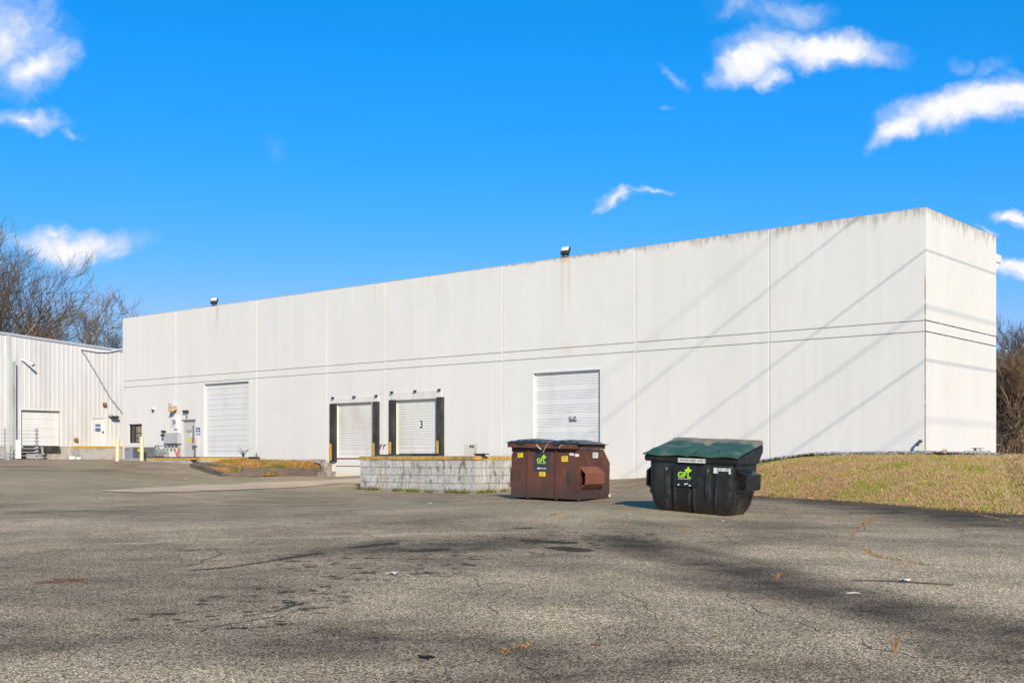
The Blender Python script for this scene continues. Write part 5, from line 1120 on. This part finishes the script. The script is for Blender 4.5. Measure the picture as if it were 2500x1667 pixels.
def grow(tb, tk, p, d, L, r, lvl, rr, spread, up, H):
    L = H * {5: .24, 4: .40, 3: .22, 2: .125, 1: .07, 0: .04}[lvl] * rr.uniform(.8, 1.15)
    nseg = 4 if lvl > 2 else 3 if lvl > 0 else 2; pts = [p.copy()]; rs = [r]; q = p.copy(); dd = d.copy()
    for i in range(nseg):
        dd = (dd + Vector((rr.gauss(0, .16), rr.gauss(0, .16), rr.gauss(0, .10) + up * .07))).normalized(); q = q + dd * L / nseg; pts.append(q.copy()); rs.append(max(.008, r * (1 - .5 * (i + 1) / nseg)))
    (tk if lvl >= 4 else tb).tube(pts, rs, 6 if lvl >= 4 else 3)
    if lvl == 0: return
    nch = {5: 6, 4: 5, 3: 5, 2: 4, 1: 4}.get(lvl, 3) + rr.randint(0, 1)
    for k in range(nch):
        t = .28 + .72 * (k + rr.random() * .8) / nch if lvl < 5 else .55 + .45 * (k + .5) / nch
        t = min(t, .999); f = t * nseg; i = int(f); s0 = pts[i].lerp(pts[min(i + 1, nseg)], f - i); dl = (pts[min(i + 1, nseg)] - pts[i]).normalized()
        a = rr.uniform(0, 6.28); pr = dl.orthogonal().normalized(); pr = Matrix.Rotation(a, 3, dl) @ pr
        ang = R(rr.uniform(14, 50) if lvl == 5 else rr.uniform(18, 42)) * spread; nd = (dl * math.cos(ang) + pr * math.sin(ang) + Vector((0, 0, up * .12))).normalized()
        grow(tb, tk, s0, nd, L * rr.uniform(.52, .74), max(.011, rs[min(i, nseg)] * rr.uniform(.48, .68)), lvl - 1, rr, spread, up, H)
def make_tree(h, seed, spread=1.0, levels=5, up=.6, trunk=.38, r=None):
    rr = random.Random(seed); tb, tk = TB(), TB()
    grow(tb, tk, Vector((0, 0, -.3)), Vector((rr.uniform(-.05, .05), rr.uniform(-.05, .05), 1)).normalized(), h * trunk, r or h * .018, levels, rr, spread, up, h)
    mx = float(np.percentile([v[2] for v in tb.v], 99.3)); k = h / mx
    a, c_ = tk.mesh('trunk'), tb.mesh('crown'); a.transform(Matrix.Scale(k, 4)); c_.transform(Matrix.Scale(k, 4)); a.materials.append(m_bark); c_.materials.append(m_twig); return a, c_
def place_tree(ms, loc, rot, s, label, group, name='bare_tree', sq=(1, 1)):
    r = empty(name, T(*loc) @ Matrix.Rotation(rot, 4, 'Z') @ Matrix.Diagonal((s * sq[0], s * sq[0], s * sq[1], 1)), label, 'tree', group)
    mk('trunk', ms[0], None, r); mk('crown', ms[1], None, r); return r
TA = make_tree(21, 11, .95, 5, .5); TBm = make_tree(16.5, 23, 1.05, 5, .5); TC = make_tree(11, 5, .8, 5, .6)
def tp(px_, Yd, z=1.4): return ((px_ - CX) / F * Yd, Yd, z)
place_tree(TA, tp(22, 112), 0.4, 1.02, 'tallest bare tree above the metal building, at the left edge', 'bare trees behind the metal building')
place_tree(TBm, tp(218, 114), 1.0, 1.0, 'round-crowned bare tree above the right end of the metal building', 'bare trees behind the metal building')
place_tree(TBm, tp(150, 122), 2.6, .86, 'bare tree between the tallest and the round-crowned one', 'bare trees behind the metal building')
place_tree(TBm, tp(300, 128), 4.1, .82, 'bare tree partly hidden behind the left end of the white warehouse', 'bare trees behind the metal building')
place_tree(TA, tp(-60, 118), 2.0, .95, 'bare tree mostly outside the left edge', 'bare trees behind the metal building')
GR = 'bare trees right of the warehouse'
for i_, (q, Yd, rot, s, lb) in enumerate(((2449, 80, .3, .93, 'bare tree closest to the right wall of the warehouse'), (2478, 84, 2.0, .92, 'bare tree second from the right wall of the warehouse'), (2515, 82, 3.4, .97, 'bare tree at the right edge of the picture'),
        (2425, 96, 5.0, .80, 'bare tree half hidden behind the right wall'), (2495, 100, 1.2, .95, 'farthest thin bare tree at the right edge'), (2560, 90, 4.4, 1.1, 'bare tree just outside the right edge'))):
    place_tree(TC, tp(q, Yd, 1.5), rot, s * .88, lb, GR)
# undergrowth and evergreen scrub in the wood
rr = random.Random(77); tb = TB()
for _ in range(5200):
    u = rr.uniform(.395, .60); Yd = rr.uniform(78, 112); p = Vector((u * Yd, Yd, 1.3)); h = rr.uniform(1.2, 5.5) * (.5 + .5 * rr.random()) * (1.1 if Yd > 95 else .8); d = Vector((rr.gauss(0, .22), rr.gauss(0, .22), 1))
    if rr.random() < .35: p = p + Vector((0, 0, rr.uniform(0, 4))); d = Vector((rr.gauss(0, 1), rr.gauss(0, 1), rr.uniform(.1, .8))); h = rr.uniform(.6, 1.8)
    tb.tube([p, p + d * h * .5, p + d * h + Vector((rr.gauss(0, .2), 0, 0))], [.04, .028, .012], 3)
m_un, g, b = new_mat('brown_undergrowth', .95, 0, .1); ri = g.new('ShaderNodeNewGeometry').outputs['Random Per Island']; c = g.mix(ri, (.27, .18, .12), (.13, .09, .065)); g.l.new(c, b.inputs['Base Color'])
un = mk('undergrowth', tb.mesh('undergrowth'), m_un); tag(un, 'dense brown undergrowth under the bare trees', 'undergrowth', kind='stuff')
m_ev, g, b = new_mat('evergreen_leaves', .9, 0, .15); ri = g.new('ShaderNodeNewGeometry').outputs['Random Per Island']; c = g.mix(ri, (.07, .085, .02), (.15, .14, .045)); g.l.new(c, b.inputs['Base Color'])
def evergreen(px_, Yd, h, seed, label):
    r = empty('evergreen_tree', T(*tp(px_, Yd, 1.4)), label, 'tree', 'evergreens in the wood'); rg = np.random.default_rng(seed)
    MB().tube([(0, 0, -.2), (0, 0, h * .9)], [.14, .04], 6).build('trunk', m_bark, r)
    n = 5000; z = rg.uniform(.12, 1, n); rad = (1 - z) ** .7 * h * .26 * np.sqrt(rg.random(n)) * (.75 + .35 * np.sin(rg.integers(0, 7, n) * 1.9)); a = rg.uniform(0, 6.28, n); cc = np.stack([np.cos(a) * rad, np.sin(a) * rad, z * h], -1)
    v = (cc[:, None, :] + rg.normal(0, .11, (n, 3, 3)))
    me = bpy.data.meshes.new('crown'); me.vertices.add(n * 3); me.vertices.foreach_set('co', v.ravel()); me.loops.add(n * 3); me.loops.foreach_set('vertex_index', np.arange(n * 3)); me.polygons.add(n); me.polygons.foreach_set('loop_start', np.arange(0, n * 3, 3)); me.polygons.foreach_set('loop_total', np.full(n, 3)); me.update(calc_edges=True)
    mk('crown', me, m_ev, r)
evergreen(2455, 108, 8.2, 1, 'olive evergreen showing through the bare trees next to the wall'); evergreen(2492, 112, 8.8, 2, 'olive evergreen deeper in the wood at the right edge'); evergreen(2535, 106, 8.0, 3, 'olive evergreen just outside the right edge')
# wooded rise far behind
hx = np.linspace(30, 110, 60); HXX, HYY = np.meshgrid(hx, np.linspace(116, 150, 10)); HZ = 1.2 + 8.2 * np.minimum(1, (HYY - 116) / 10) * (1 + .10 * np.sin(HXX * .8) + .05 * np.sin(HXX * 2.1))
m_hl, g, b = new_mat('wooded_rise', .95, 0, .05); o = g.obj(); c = g.mix(g.mapr(g.noise(g.vscale(o, (1, 1, .3)), 1.3, 6, .75), .35, .65), (.09, .065, .045), (.19, .15, .09)); g.l.new(c, b.inputs['Base Color']); bump(g, b, g.noise(g.vscale(o, (1, 1, .3)), 2, 5, .8), 1, .6)
hl = sheet('hill', HXX, HYY, HZ, m_hl); tag(hl, 'dark wooded rise behind the bare trees', kind='structure')
